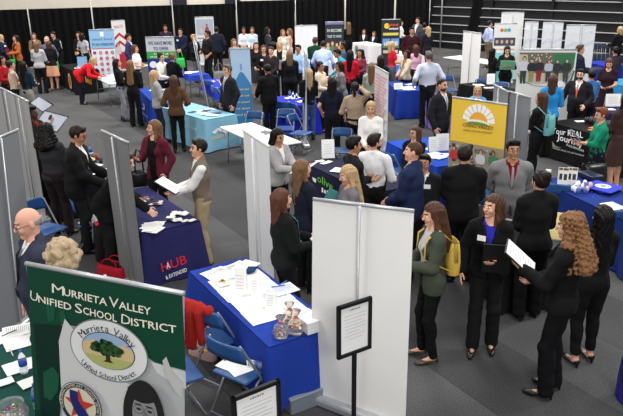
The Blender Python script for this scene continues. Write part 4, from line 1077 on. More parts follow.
# light blue banner with the blue cone
rb, pn = banner(*flat(240, 48.5, 19.5, 8), 'light blue banner with a darker blue peak beside the suited man', front=(176, 202, 226), back=(200, 200, 200))
w_, h_ = pn.w, pn.h
pn.poly('blue_peak', [(0, 0), (w_, 0), (w_, h_ * .52), (w_ * .62, h_ * .68), (w_ * .5, h_ * .70), (w_ * .38, h_ * .68), (0, h_ * .50)], mat((62, 132, 186), 'vinyl'), pix=False)
pn.rect('tower_mark', w_ * .46, h_ * .72, w_ * .54, h_ * .80, mat((110, 150, 200), 'vinyl'))
for i in range(9):
    a = R(20 + i * 17.5); pn.poly('ray_line', [(w_ * .5 + .12 * cos(a), h_ * .74 + .12 * sin(a)), (w_ * .5 + .42 * cos(a) * w_, h_ * .74 + .3 * sin(a)), (w_ * .5 + .42 * cos(a) * w_ + .006, h_ * .74 + .3 * sin(a) - .008)], mat((210, 225, 240), 'vinyl'), pix=False)
for k_, t in enumerate(('~Explore your', '~future with', '~our schools', '~now hiring', '~apply today')): pn.text(t, (w_ * .15, h_ * (.46 - k_ * .085)), (w_ * .85, h_ * (.46 - k_ * .085)), mat((215, 200, 160), 'vinyl'), pix=False, h=.05)
# checklist banner
rb, pn = banner(*flat(101, 29.5, 24, 10), 'light blue checklist banner with rows of red circles', front=(140, 184, 222), back=(200, 200, 200))
w_, h_ = pn.w, pn.h
pn.rect('white_panel', w_ * .03, .02, w_ * .97, h_ * .66, mat((214, 226, 238), 'vinyl')); pn.rect('red_line', w_ * .06, h_ * .66, w_ * .94, h_ * .675, mat((190, 60, 80), 'vinyl'))
pn.text('TO NO WINDOWS', (w_ * .06, h_ * .72), (w_ * .94, h_ * .72), mat((40, 60, 110), 'vinyl'), pix=False, h=.09); pn.text('~CAREER PATHS', (w_ * .1, h_ * .82), (w_ * .9, h_ * .82), mat((90, 130, 190), 'vinyl'), pix=False, h=.06)
pn.rect('crest', w_ * .44, h_ * .88, w_ * .58, h_ * .96, WHT)
for i in range(4):
    for j in range(6):
        pn.ell('red_circle', w_ * (.14 + .24 * i), h_ * (.60 - .10 * j), .055, .055, mat((206, 80, 88) if (i + j) % 3 else (170, 50, 60), 'vinyl'), inner=.45 if (i + j) % 2 else 0)
# red-arched white banner
rb, pn = banner(*flat(117.7, 20.5, 13, 12), 'white banner with a red arch next to the checklist banner', front=(226, 222, 224), back=(200, 200, 200))
w_, h_ = pn.w, pn.h
pn.text('RIALTO', (w_ * .2, h_ * .84), (w_ * .85, h_ * .86), mat((170, 90, 100), 'vinyl'), pix=False, h=.11)
RD = mat((180, 40, 52), 'vinyl')
for q in (0, -.16): pn.poly('red_arch', [(0, h_ * (.62 + q)), (w_ * .5, h_ * (.76 + q)), (w_, h_ * (.64 + q)), (w_, h_ * (.58 + q)), (w_ * .5, h_ * (.70 + q)), (0, h_ * (.56 + q))], RD, pix=False)
pn.rect('red_block', w_ * .35, 0, w_, h_ * .36, RD); person_photo(pn, w_ * .35, h_ * .34, .5, (200, 160, 130), (60, 40, 30), (210, 190, 190))
# more to offer
rb, pn = banner(*flat(159.5, 37, 29, -3), 'green and blue offer banner behind the woman in the white blouse', front=(200, 204, 210), back=(200, 200, 200))
w_, h_ = pn.w, pn.h
pn.rect('blue_field', 0, 0, w_, h_ * .69, mat((30, 52, 140), 'vinyl')); pn.rect('green_band', 0, h_ * .67, w_, h_ * .78, mat((60, 160, 70), 'vinyl'))
DBL = mat((30, 40, 110), 'vinyl')
pn.text('WE HAVE MORE', (w_ * .08, h_ * .885), (w_ * .92, h_ * .885), DBL, pix=False, h=.10); pn.text('TO OFFER', (w_ * .25, h_ * .80), (w_ * .78, h_ * .80), DBL, pix=False, h=.10)
pn.text('~CONTACT US', (w_ * .25, h_ * .735), (w_ * .75, h_ * .735), WHT, pix=False, h=.04); pn.text('~for more information today', (w_ * .12, h_ * .69), (w_ * .9, h_ * .69), WHT, pix=False, h=.04)
for j in range(3): pn.ell('white_spot', w_ * .2, h_ * (.58 - .15 * j), .11, .10, WHT); pn.text(('~Health plans', '~Great pay', '~Join us')[j], (w_ * .45, h_ * (.56 - .15 * j)), (w_ * .9, h_ * (.56 - .15 * j)), WHT, pix=False, h=.06)
# photo banner behind men
rb, pn = banner(*flat(204, 17, 18.5, 3), 'white banner with a photo of two people behind the man in the black shirt', front=(222, 225, 230), back=(200, 200, 200))
w_, h_ = pn.w, pn.h
pn.rect('photo', w_ * .05, h_ * .62, w_ * .95, h_ * .95, mat((170, 180, 195), 'vinyl')); person_photo(pn, w_ * .62, h_ * .70, .35, (190, 130, 100), (30, 24, 22), (190, 60, 60)); person_photo(pn, w_ * .3, h_ * .68, .3, (220, 180, 160), (190, 160, 130), (200, 190, 185))
pn.text('~TEACH WITH US', (w_ * .1, h_ * .54), (w_ * .9, h_ * .54), mat((60, 80, 120), 'vinyl'), pix=False, h=.06)
for j in range(5): pn.rect('text_line', w_ * .12, h_ * (.47 - .05 * j), w_ * (.85 - .1 * (j % 2)), h_ * (.485 - .05 * j), mat((120, 130, 150), 'vinyl'))
banner((193.5, 38), (196, 45), 'slim banner seen almost edge-on before the man in the black shirt', front=(205, 210, 220), back=(200, 205, 215), foot=((208, 110), (212, 124)), facing=False)
banner((303.6, 50), (306.4, 54.5), 'slim silver banner seen almost edge-on by the blonde in jeans', front=(205, 208, 214), back=(196, 200, 206), foot=((303, 141), (307, 149)), facing=False)
# plain screen
rb, pn = banner(*flat(306, 25.5, 22.5, 3, 1.9), 'plain white pull-up screen at the drapes', front=(232, 233, 238), back=(220, 220, 220), z=1.9)
rb, pn = banner(*flat(334.5, 22, 18.5, 3, 1.9), 'dark poster banner of smiling students with white writing', front=(40, 44, 52), back=(220, 220, 220), z=1.9)
w_, h_ = pn.w, pn.h
pn.rect('header', 0, h_ * .95, w_, h_, mat((120, 120, 170), 'vinyl')); pn.text('IN BECOME', (w_ * .1, h_ * .80), (w_ * .88, h_ * .80), mat((215, 225, 225), 'vinyl'), pix=False, h=.11); pn.text('TAKE TO WIND', (w_ * .1, h_ * .68), (w_ * .88, h_ * .68), mat((205, 220, 220), 'vinyl'), pix=False, h=.10)
for i, (u, c, hr_) in enumerate(((.14, (200, 190, 180), (150, 110, 70)), (.38, (90, 130, 80), (120, 80, 50)), (.62, (120, 60, 150), (50, 35, 30)), (.84, (230, 180, 60), (110, 60, 40)))): person_photo(pn, w_ * u, h_ * (.34 + .03 * (i % 2)), .55, (225, 180, 150), hr_, c)
pn.ell('seal_mark', w_ * .5, h_ * .30, .09, .09, WHT)
rb, pn = banner(*flat(391, 19.5, 18.5, 2), 'banner with a yellow emblem and two city pictures', front=(40, 42, 50), back=(220, 220, 220))
w_, h_ = pn.w, pn.h
pn.ell('yellow_emblem', w_ * .28, h_ * .88, .10, .10, mat((240, 200, 40), 'vinyl')); pn.text('~ACADEMY', (w_ * .35, h_ * .88), (w_ * .9, h_ * .88), mat((225, 90, 40), 'vinyl'), pix=False, h=.08); pn.text('~PARTNERS', (w_ * .4, h_ * .81), (w_ * .9, h_ * .81), WHT, pix=False, h=.07)
pn.rect('text_band', w_ * .08, h_ * .70, w_ * .92, h_ * .75, mat((215, 200, 90), 'vinyl'))
for u in (.06, .54):
    pn.rect('city_picture', w_ * u, h_ * .46, w_ * (u + .42), h_ * .64, mat((100, 150, 215), 'vinyl')); pn.rect('city_ground', w_ * u, h_ * .46, w_ * (u + .42), h_ * .52, mat((90, 120, 90), 'vinyl'))
    for q in (.1, .2, .28): pn.rect('city_tower', w_ * (u + q), h_ * .50, w_ * (u + q + .06), h_ * (.55 + q * .15), mat((230, 220, 210), 'vinyl'))
pn.rect('text_band', w_ * .1, h_ * .36, w_ * .9, h_ * .42, mat((200, 190, 160), 'vinyl'))
# pink-white text banner
rb, pn = banner((375, 66), (388.6, 73.5), 'white banner with pale pink text blocks beside the blonde in white', front=(232, 232, 234), back=(220, 220, 222))
w_, h_ = pn.w, pn.h
pn.rect('centre_line', w_ * .38, .0, w_ * .42, h_ * .95, mat((190, 195, 200), 'vinyl'))
for i in range(26):
    v = h_ * (.92 - i * .034)
    c = (232, 178, 182) if i < 13 else (196, 200, 210)
    pn.rect('text_block', w_ * .06, v, w_ * .34, v + h_ * .022, mat(c, 'vinyl')); pn.rect('text_block', w_ * .48, v, w_ * (.92 - .1 * (i % 3)), v + h_ * .022, mat(c, 'vinyl'))
# white banners on the right
banner((463.5, 31), (481.5, 33.5), 'white banner back with a centre pole beside the bare table', front=(228, 228, 228), back=(226, 226, 224), facing=False)
banner(*flat(513, 12.5, 22, -5, 2.3), 'tallest white banner back before the bleachers', front=(228, 228, 228), back=(228, 228, 226), facing=False, z=2.3)
rb, pn = banner(*flat(506, 23.5, 22, -6), 'white and aqua banner with three coloured dots', front=(228, 230, 230), back=(200, 200, 200))
w_, h_ = pn.w, pn.h
pn.rect('aqua_field', 0, 0, w_, h_ * .50, mat((120, 200, 200), 'vinyl')); pn.rect('photo_strip', w_ * .03, h_ * .62, w_ * .97, h_ * .76, mat((70, 74, 88), 'vinyl'))
for i in range(4): pn.ell('photo_face', w_ * (.16 + .22 * i), h_ * .69, .045, .06, mat((205, 170, 150), 'vinyl'))
for i, c in enumerate(((226, 100, 80), (120, 190, 110), (60, 160, 200))): pn.ell('dot_mark', w_ * (.34 + .16 * i), h_ * .89, .055, .055, mat(c, 'vinyl'))
pn.text('~make a difference every day', (w_ * .06, h_ * .55), (w_ * .94, h_ * .55), mat((200, 90, 90), 'vinyl'), pix=False, h=.04)
pn.text('~teach', (w_ * .3, h_ * .3), (w_ * .8, h_ * .33), WHT, pix=False, h=.10)
for (c, y, w, nm, t) in ((532, 22, 13, 'narrow pale banner back, leftmost of three before the bleachers', '~UR'), (553.5, 22.5, 19.5, 'pale banner back with ghosted writing, middle of three before the bleachers', 'HOPE'), (581.5, 25, 28, 'widest pale banner back with ghosted writing before the bleachers', 'MAKING')):
    rb, pn = banner(*flat(c, y, w, -8), nm, front=(214, 218, 224), back=(222, 224, 228), facing=False)
    pn.text(t, (pn.w * .06, pn.h * .86), (pn.w * .94, pn.h * .86), mat((236, 238, 242), 'vinyl'), pix=False, h=.16, mirror=True)
    pn.poly('pale_wave', [(0, pn.h * .66), (pn.w * .3, pn.h * .73), (pn.w * .7, pn.h * .70), (pn.w, pn.h * .76), (pn.w, pn.h * .70), (pn.w * .6, pn.h * .64), (pn.w * .3, pn.h * .67), (0, pn.h * .6)], mat((204, 213, 224), 'vinyl'), pix=False)
# students backdrop
rb, pn = banner(*flat(548, 49.5, 56, -8, 2.0), 'wide display with a photo of six students in uniform', front=(228, 228, 224), back=(200, 200, 200), z=2.0)
class _VH:
    def __mul__(s, f): return pn.h * (1 - (1 - f) * 1.17)
w_, h_ = pn.w, _VH()
pn.poly('photo', [(w_ * .02, h_ * .97), (w_ * .98, h_ * .97), (w_ * .97, h_ * .82), (w_ * .9, h_ * .74), (w_ * .7, h_ * .67), (w_ * .4, h_ * .645), (w_ * .15, h_ * .66), (w_ * .03, h_ * .70)], mat((112, 106, 88), 'vinyl'), pix=False)
pn.poly('photo_board', [(w_ * .62, h_ * .96), (w_ * .97, h_ * .96), (w_ * .96, h_ * .84), (w_ * .6, h_ * .82)], mat((52, 120, 84), 'vinyl'), pix=False)
pn.poly('photo_floor', [(w_ * .02, h_ * .95), (w_ * .16, h_ * .95), (w_ * .2, h_ * .76), (w_ * .94, h_ * .76), (w_ * .9, h_ * .74), (w_ * .7, h_ * .67), (w_ * .4, h_ * .645), (w_ * .15, h_ * .66), (w_ * .03, h_ * .70)], mat((196, 190, 170), 'vinyl'), pix=False)
for i, (u, c, p_, hr_, q) in enumerate(((.11, (205, 208, 214), (50, 60, 60), (40, 30, 26), 1.12), (.25, (40, 42, 46), (150, 140, 100), (40, 30, 26), .95), (.38, (44, 46, 50), (150, 40, 50), (110, 80, 50), .95), (.54, (190, 194, 204), (60, 60, 66), (70, 50, 40), .9), (.68, (50, 52, 56), (60, 60, 60), (60, 45, 36), .85), (.84, (50, 54, 52), (70, 70, 70), (50, 38, 30), .98))):
    person_photo(pn, w_ * u, h_ * (.80 - .006 * (i % 2)), .33 * q, (210, 165, 140), hr_, c, p_, k=1.55)
for i in range(16): pn.ell('photo_sparkle', w_ * rnd.uniform(.2, .6), h_ * rnd.uniform(.88, .96), .012, .012, WHT)
pn.ell('green_curve', w_ * .47, h_ * .83, w_ * .50, .46, mat((30, 90, 80), 'vinyl'), a0=200, a1=350, inner=.975)
pn.ell('white_disc', w_ * .74, h_ * .62, .15, .15, WHT); pn.ell('white_disc', w_ * .74, h_ * .62, .155, .155, mat((120, 160, 150), 'vinyl'), inner=.95); pn.text('~Charter', (w_ * .66, h_ * .61), (w_ * .82, h_ * .61), mat((110, 150, 140), 'vinyl'), pix=False, h=.04)
pn.poly('green_sweep', [(w_ * .80, h_ * .45), (w_ * .97, h_ * .80), (w_ * .985, h_ * .78), (w_ * .84, h_ * .42)], mat((30, 90, 80), 'vinyl'), pix=False)

# two portrait posters on stands (left)
def poster(cpx, label, pts, figure=False, z0=.9):
    """a board on a metal easel; pts: four pixels of its corners at their heights"""
    Q = [at(x, y, z) for x, y, z in pts]; Q[2] = Q[1] + Q[3] - Q[0]; c = sum(Q, Vector()) / 4; c0 = Vector((c.x, c.y, 0)); r_ = empty('poster_stand', c0, label, 'poster', None)
    n = (Q[1] - Q[0]).cross(Q[3] - Q[0]).normalized()
    if n.z < 0: n = -n
    V = [q - c0 for q in Q] + [q - c0 - n * .012 for q in Q]
    MB().add(V, [(0, 1, 2, 3), (7, 6, 5, 4), (0, 4, 5, 1), (1, 5, 6, 2), (2, 6, 7, 3), (3, 7, 4, 0)]).build('board', mat((196, 204, 220), 'vinyl'), r_)
    mb = MB(); mb.tube([V[0], V[1], V[2], V[3]], .012, 6, closed=True); mb.build('frame', mat((25, 25, 28), 'metal'), r_)
    m2 = (V[0] + V[1] + V[2] + V[3]) / 4
    MB().tube([m2 - n * .02, m2 - n * .02 - Vector((0, 0, m2.z - .02))], .014, 6).build('post', mat((60, 60, 64), 'metal'), r_)
    MB().box((m2.x, m2.y, .012), (.45, .3, .024), bev=.01).build('base', mat((40, 40, 44), 'metal'), r_)
    if figure:
        U = (Q[1] - Q[0]).normalized(); Vv = (Q[3] - Q[0]); Vv = (Vv - U * Vv.dot(U)).normalized()
        P_ = Panel(Q[0], U, Vv, (Q[1] - Q[0]).length, (Q[3] - Q[0]).length, r_)
        return P_
pA = poster(0, 'tilted pale poster on a stand behind the left partition, upper one', [(30, 103, .85), (43, 112, .85), (53, 107, 1.1), (39, 96, 1.1)])
pB = poster(0, 'tilted portrait poster of a dark-haired person on a stand, lower one', [(34, 125, .80), (57, 132, .80), (67, 121.5, 1.1), (45, 110.5, 1.1)], True)
w_, h_ = pB.w, pB.h
cx_, cy_ = pB.uv(52, 121); pB.ell('portrait_shoulders', *pB.uv(52.5, 128), .10, .07, mat((150, 180, 215), 'vinyl')); pB.ell('portrait_face', cx_, cy_, .055, .075, mat((176, 128, 104), 'vinyl')); pB.ell('portrait_hair', *pB.uv(50.5, 117.5), .065, .06, mat((40, 34, 32), 'vinyl'))
pB.text('~BE A', (36.5, 124), (42, 126), mat((30, 30, 34), 'vinyl'), h=.05)

# frame signs at the front
def frame_sign(TL, TR, H_px, ztop, label, foot):
    a, b = at(*TL, ztop), at(*TR, ztop); c0 = at(*foot, 0); r_ = empty('sign_stand', c0, label, 'sign', None)
    U = (b - a).normalized(); w = (b - a).length; dn = Vector((0, 0, -1)); Nn = Vector((U.y, -U.x, 0))
    if Nn.dot(-c0) < 0: Nn = -Nn
    h = H_px; ang = math.atan2(U.y, U.x); rt = Matrix.Rotation(ang, 3, 'Z'); m_ = (a + b) / 2; t = .032
    blk_ = mat((18, 18, 20), 'paint')
    mb = MB(); o = m_ - c0
    for (du, dz, sx, sz) in ((0, -t / 2, w, t), (0, -h + t / 2, w, t), (-w / 2 + t / 2, -h / 2, t, h), (w / 2 - t / 2, -h / 2, t, h)): mb.box(o + U * du + Vector((0, 0, dz)), (sx, .03, sz), rt, bev=.004)
    mb.build('frame', blk_, r_)
    MB().box(o + Vector((0, 0, -h / 2)) - Nn * .004, (w - t * 1.6, .008, h - t * 1.6), rt).build('insert', mat((232, 232, 232), 'paper'), r_)
    P_ = Panel(a + dn * h + Nn * .004, U, (0, 0, 1), w, h, r_)
    P_.text('~NOTICE', (w * .36, h * .86), (w * .64, h * .86), mat((70, 70, 74), 'ink'), pix=False, h=.011)
    for k, (x0, x1) in enumerate(((.2, .82), (.18, .8), (.22, .7), (.2, .82), (.2, .8), (.24, .6), (.2, .78), (.3, .7))): P_.rect('text_line', w * x0, h * (.77 - k * .062), w * x1, h * (.776 - k * .062), mat((150, 150, 155), 'ink'))
    MB().box(Vector((o.x, o.y, (ztop - h) / 2)) - Nn * .0, (.035, .02, ztop - h), rt).build('post', blk_, r_)
    MB().box(Vector((o.x, o.y, .012)), (.38, .30, .024), bev=.02).build('base', blk_, r_)
frame_sign((337, 307), (371.5, 296), .475, 1.36, 'black framed notice on a thin stand before the large white banner', (352, 440))
frame_sign((231, 398), (279.5, 378.5), .475, 1.22, 'black framed notice cut by the bottom edge below the blue chair', (262, 480))

# ---------------- chairs ----------------
for (x, y, h, lb) in ((221, 335, 36, 'blue folding chair with the red sweater on its back'), (242, 369, 36, 'blue folding chair with papers and bottles on its seat'), (173, 374, 60, 'blue folding chair half hidden by the edge of the green banner'),
                      (92, 221, 75, 'blue folding chair with white papers beside the heavy man'), (252, 131, 200, 'blue folding chair at the far side of the bare white table'), (285, 128, 190, 'blue folding chair pulled up behind the grey blazer woman'), (300, 133, 120, 'blue folding chair between the bare table and the navy table'),
                      (285, 116, 20, 'blue folding chair beside the bright blue cloth table'), (341, 150, 190, 'blue folding chair behind the standing menu card'), (396, 172, 60, 'blue folding chair left of the bald man'), (560, 205, 20, 'dark blue folding chair with a bag behind the seated-height table'), (612, 232, 10, 'blue folding chair at the right frame edge'),
                      (214, 93, 40, 'blue folding chair left of the grey-haired suited man'), (222, 100, 60, 'blue folding chair nearest the grey-haired suited man'), (300, 118, 60, 'blue folding chair by the slim silver banner'),
                      (484, 94, 180, 'blue folding chair behind the seated blonde'), (500, 98, 200, 'blue folding chair right of the seated blonde'), (487, 215, 60, 'blue folding chair behind the man in the grey suit'), (470, 75, 200, 'blue folding chair by the white banner back'), (450, 90, 160, 'blue folding chair before the lilac cloth'), (46, 229, 120, 'blue folding chair behind the bald man')):
    chair(at(x, y, .44), h, lb)
for (x, y, lb) in ((600, 66, 'stack of dark folded chairs leaning by the bleachers'),):
    p = at(x, y + 6, 0)
    for k in range(6):
        o = empty('folded_chair', (p.x + .18 * k - .5, p.y + .05 * k, 0), 'dark folded chair leaning in the row by the bleachers', 'chair', 'dark folded chairs')
        rt = Matrix.Rotation(R(-12), 3, 'X')
        mb = MB(); 
        for sx in (-.2, .2): mb.tube([rt @ Vector((sx, 0, .01)), rt @ Vector((sx, 0, 1.02))], .012, 6)
        mb.build('frame', mat((150, 155, 162), 'metal'), o)
        MB().box(rt @ Vector((0, -.02, .45)), (.38, .03, .40), rt, bev=.03).build('seat', mat((30, 40, 60), 'plastic'), o); MB().box(rt @ Vector((0, -.02, .93)), (.40, .03, .18), rt, bev=.03).build('backrest', mat((30, 40, 60), 'plastic'), o)

# ---------------- people ----------------
def PP(x, y, hd, label, H=1.68, lean=0, seat=False, dx=0, dy=0, **k):
    s = H / 1.75; z = (.95 + .80 * cos(R(lean))) * s - (.42 * s if seat else 0)
    p = at(x, y, z); off = .80 * sin(R(lean)) * s
    p = Vector((p.x - sin(R(hd)) * off + dx, p.y - cos(R(hd)) * off + dy, 0))
    if k.get('sex') == 'm' and 'bot' not in k: pass
    return person(p, hd, label, H=H, lean=lean, seat=seat, **k)
B_ = (20, 20, 23); NV = (30, 36, 58)
M_ = dict(sex='m')
# --- front and right foreground
curly = PP(572, 217, 302, 'woman with long curly honey hair in a black suit holding papers', H=1.79, hair=('bigcurl', 'honey'), top=('jacket', (17, 17, 19)), bot=('trousers', (15, 15, 18)), arms=((-.10, .34, 1.20), (.10, .26, 1.04)), nod=8, hairlen=1.30, stride=(.05, .02))
blaz = PP(493, 198.5, 195, 'woman in a black pantsuit and royal blue blouse with a name badge', hair=('wavy', 'brown'), top=('jacket', (17, 17, 19)), inner=(44, 40, 160), badge=1, arms=((-.06, .24, 1.12), (.27, .06, .90)), turn=42, skin='light', hairlen=1.42, stride=(.0, .12))
green = PP(435, 206, 262, 'woman with long wavy hair in an olive green cardigan and ankle boots', hair=('wavy', 'brown'), top=('cardigan', (62, 68, 58)), inner=(176, 176, 180), bot=('leggings', (14, 14, 16)), arms=((-.10, .30, 1.14), (.10, .28, 1.10)), nod=12, shoes=(66, 56, 44), hairlen=1.24)
bk3 = PP(603, 208.5, 352, 'woman with straight black hair in black, back turned, beside the curly-haired woman', hair=('long', 'black'), top=('blouse', (18, 18, 20)), bot=('crop', (16, 16, 18)), arms='low', hairlen=1.22)
P_bun = PP(541, 173.5, 358, 'woman with a dark bun in a black pantsuit, back turned, facing the grey suit', H=1.74, hair=('bun', 'dark'), top=('jacket', (20, 20, 22)), bot=('trousers', (15, 15, 17)), arms='low', turn=-18)
grey = PP(514, 140.5, 187, 'bespectacled man in a grey suit with a dark red shirt and tie', H=1.78, sex='m', skin='tan', hair=('short', 'black'), top=('jacket', (122, 122, 124)), inner=(110, 22, 34), tie=(150, 130, 128), bot=('trousers', (110, 110, 112)), arms='back', glasses=True, turn=-8)
P_db = PP(466, 145.5, 10, 'dark-haired man in a black suit, back turned, before the yellow banner', H=1.80, sex='m', hair=('short', 'dark'), top=('jacket', (18, 18, 20)), bot=('trousers', (16, 16, 18)), arms='low', wide=1.05, turn=25)
vest = PP(197.5, 139.5, 256, 'man in a taupe vest and white shirt holding white paper', H=1.76, sex='m', skin='light', hair=('short', 'dark'), top=('vest', (112, 100, 88)), inner=(228, 226, 224), bot=('trousers', (158, 142, 112)), arms=((-.02, .34, 1.06), (.02, .30, 1.12)), shoes=(80, 60, 40), tie=(80, 50, 40))
maroon = PP(153, 122.5, 206, 'smiling woman with long light hair in a maroon cardigan', H=1.68, hair=('long', 'light'), top=('cardigan', (88, 28, 42)), inner=(18, 18, 20), arms=((-.2, .05, .92), (.12, .30, 1.18)), turn=40, hairlen=1.3, bot=('trousers', (16, 16, 18)))
hidden = PP(134, 157, 100, 'man in black reaching over the purple-navy cloth behind the grey banner', H=1.76, sex='m', hair=('short', 'brown'), top=('jacket', (20, 20, 22)), arms=((-.1, .45, .98), (.12, .72, .86)), lean=38, skin='fair')
bald = PP(28, 208, 236, 'bald man in glasses and a navy suit with a lanyard', H=1.95, sex='m', skin='pink', hair=('bald', 'gray'), top=('jacket', (48, 52, 68)), inner=(222, 222, 226), tie=(70, 70, 76), lanyard=(20, 20, 22), glasses=True, nod=12, near=True, wide=1.08, arms='down')
gray = PP(57, 247, 300, 'person with curly grey-blonde hair behind the green banner', H=1.95, hair=('afro', 'gb'), top=('sweater', (60, 60, 66)), arms='low', near=True)
suitg = PP(76, 126, 84, 'heavy man in glasses and a black suit writing at the black table', H=1.86, sex='m', skin='tan', hair=('short', 'dark'), top=('jacket', (19, 19, 21)), inner=(235, 235, 235), arms=((-.16, .36, 1.04), (.16, .36, 1.00)), glasses=True, wide=1.2, nod=14, lean=6)
P_cb = PP(47, 125, 20, 'person with curly black hair in a dark jacket, back turned, before the posters', H=1.74, hair=('bigcurl', 'black'), top=('blouse', (44, 44, 48)), bot=('trousers', (30, 22, 26)), arms='low', hairlen=1.44, wide=1.25)
P_red = PP(31, 106.5, 95, 'dark-skinned person with a red scarf half behind the left partition', skin='dark', hair=('short', 'black'), top=('jacket', (26, 24, 26)), inner=(170, 30, 40), scarf=(180, 30, 40), arms='low', sex='m', H=1.72)
# --- centre
redh = PP(282.5, 192, 72, 'woman with auburn hair in a black jacket with a teal lanyard', H=1.66, hair=('mid', 'auburn'), top=('jacket', (20, 22, 22)), arms=((-.08, .32, 1.12), (.10, .30, 1.08)), lanyard=(60, 170, 150), wide=1.12, hairlen=1.36, turn=-10, hem=.84)
lb = PP(303, 162.5, 60, 'woman with long light brown hair in a navy jacket holding a teal folder', hair=('long', 'light'), top=('jacket', (28, 32, 46)), arms='hold', hairlen=1.24, stride=(.0, .05))
gblz = PP(277, 130.5, 132, 'woman with long black hair in a light grey blazer holding a colourful flyer', H=1.64, hair=('wavy', 'black'), skin='tan', top=('jacket', (156, 154, 156)), inner=(225, 222, 220), arms=((-.02, .42, 1.16), (.0, .36, 1.16)), nod=16, hairlen=1.22, bot=('trousers', (16, 16, 18)))
bl95 = PP(349, 168, 250, 'woman with straight blonde hair in a patterned grey top behind the white banner', H=1.64, hair=('long', 'blonde'), top=('blouse', (108, 104, 112)), arms='hold', nod=14, hairlen=1.24)
P_yb = PP(353.5, 136.5, 72, 'young man with black hair in a black shirt behind the blonde', H=1.76, sex='m', skin='tan', hair=('short', 'black'), top=('shirt', (28, 28, 32)), arms='cross', nod=6)
P_wb = PP(375, 134, 30, 'bearded man in a white dress shirt holding a black folder', H=1.70, sex='m', skin='light', hair=('short', 'dark'), beard='dark', top=('shirt', (222, 222, 226)), arms=((-.16, .26, 1.02), (.2, .2, 1.05)), turn=30)
P_bb = PP(413, 142, 292, 'balding man in a navy blue suit facing left', H=1.82, sex='m', skin='pink', hair=('buzz', 'brown'), top=('jacket', (30, 40, 72)), inner=(225, 228, 235), arms='low', wide=1.1, turn=-8)
P_as = PP(425, 155, 205, 'man in glasses and a dark suit with a badge behind the balding man', H=1.58, sex='m', skin='tan', hair=('short', 'black'), top=('jacket', (30, 30, 33)), inner=(225, 230, 240), tie=(60, 90, 150), glasses=True, badge='left', arms='low')
P_bw = PP(415, 127, 200, 'woman with long brown hair and glasses in black seated by the bright blue table', H=1.64, hair=('long', 'brown'), top=('blouse', (20, 20, 24)), glasses=True, turn=35, arms='lap', seat=True)
P_w92 = PP(371, 103.5, 188, 'woman with long blonde hair in a white top in front of the pink-text banner', H=1.66, hair=('long', 'blonde'), top=('blouse', (232, 230, 228)), arms='low', nod=8, hairlen=1.25)
P_mt = PP(443, 79, 138, 'balding bearded man in a dark suit and grey tie beside the yellow banner', H=1.82, sex='m', skin='light', hair=('buzz', 'dark'), beard='brown', top=('jacket', (32, 32, 36)), inner=(225, 225, 232), tie=(140, 140, 150), arms=((-.2, .28, 1.02), (.25, .06, .90)))
P_bs = PP(429, 51.5, 350, 'big man in a pale grey-blue shirt and black trousers, back turned', H=1.88, sex='m', hair=('short', 'salt'), top=('shirt', (186, 192, 206)), arms=((-.3, .1, 1.0), (.3, .1, 1.0)), wide=1.18, skin='light')
P_bg = PP(478, 86, 190, 'seated blonde woman in glasses behind the yellow banner', H=1.64, hair=('bob', 'blonde'), top=('blouse', (90, 150, 210)), glasses=True, seat=True, arms='lap')
P_sg = PP(227.5, 66, 232, dy=.2, dx=-.04, label= 'grey-haired man in a dark suit with a white badge by the light blue banner', H=1.80, sex='m', skin='light', hair=('short', 'salt'), top=('jacket', (34, 34, 38)), inner=(215, 218, 226), tie=(150, 155, 165), badge=1, arms='down', shoes=(16, 16, 16))
P_bj = PP(173.5, 77, 352, 'woman with very long brown hair in a brown jacket, back turned', hair=('long', 'brown'), top=('sweater', (86, 60, 42)), bot=('leggings', (16, 16, 18)), arms=((-.22, .2, 1.05), (.22, .2, 1.05)), hairlen=1.08, wide=1.08, shoes=(18, 16, 16))
P_gs = PP(154.5, 70.5, 72, 'woman in a grey sweater with blonde hair facing the brown jacket', hair=('long', 'blonde'), top=('sweater', (148, 148, 150)), bot=('jeans', (32, 36, 56)), arms=((-.1, .32, 1.08), (.12, .3, 1.08)), hairlen=1.34)
P_wv = PP(158, 56, 118, dy=.4, label= 'woman in a white blouse before the green and blue offer banner', hair=('bun', 'dark'), top=('blouse', (232, 228, 218)), arms='hold')
P_bu = PP(172, 54.5, 20, 'woman with pinned-up brown hair in a black top, back turned', hair=('bun', 'light'), top=('blouse', (18, 18, 22)), arms='hold')
P_gj = PP(117, 59, 78, 'dark-haired woman in a black jacket and grey jeans', H=1.66, hair=('long', 'dark'), top=('blouse', B_), bot=('jeans', (130, 132, 140)), arms='low', hairlen=1.34)
P_lb = PP(130, 61.5, 10, 'woman with long blonde waves in black trousers, back turned', H=1.68, hair=('wavy', 'honey'), top=('blouse', B_), bot=('trousers', B_), arms='low', hairlen=1.16)
P_wt = PP(135, 46, 95, 'woman with reddish hair in a white tee holding papers', hair=('mid', 'auburn'), top=('tee', (230, 226, 226)), sleeve='short', arms='hold', wide=1.1)
P_ns = PP(128, 34, 88, 'man in a navy suit beside the white banner with the red arch', H=1.78, sex='m', hair=('short', 'dark'), top=('jacket', (44, 56, 96)), arms='down')
P_rb = PP(99, 62, 92, 'person in a red sweater bending over the white-topped table', H=1.68, hair=('bob', 'blonde'), top=('sweater', (204, 30, 40)), bot=('trousers', (26, 26, 40)), lean=62, arms=((-.18, .62, .86), (.18, .66, .84)), sex='f', shoes=(15, 15, 15), turn=0)
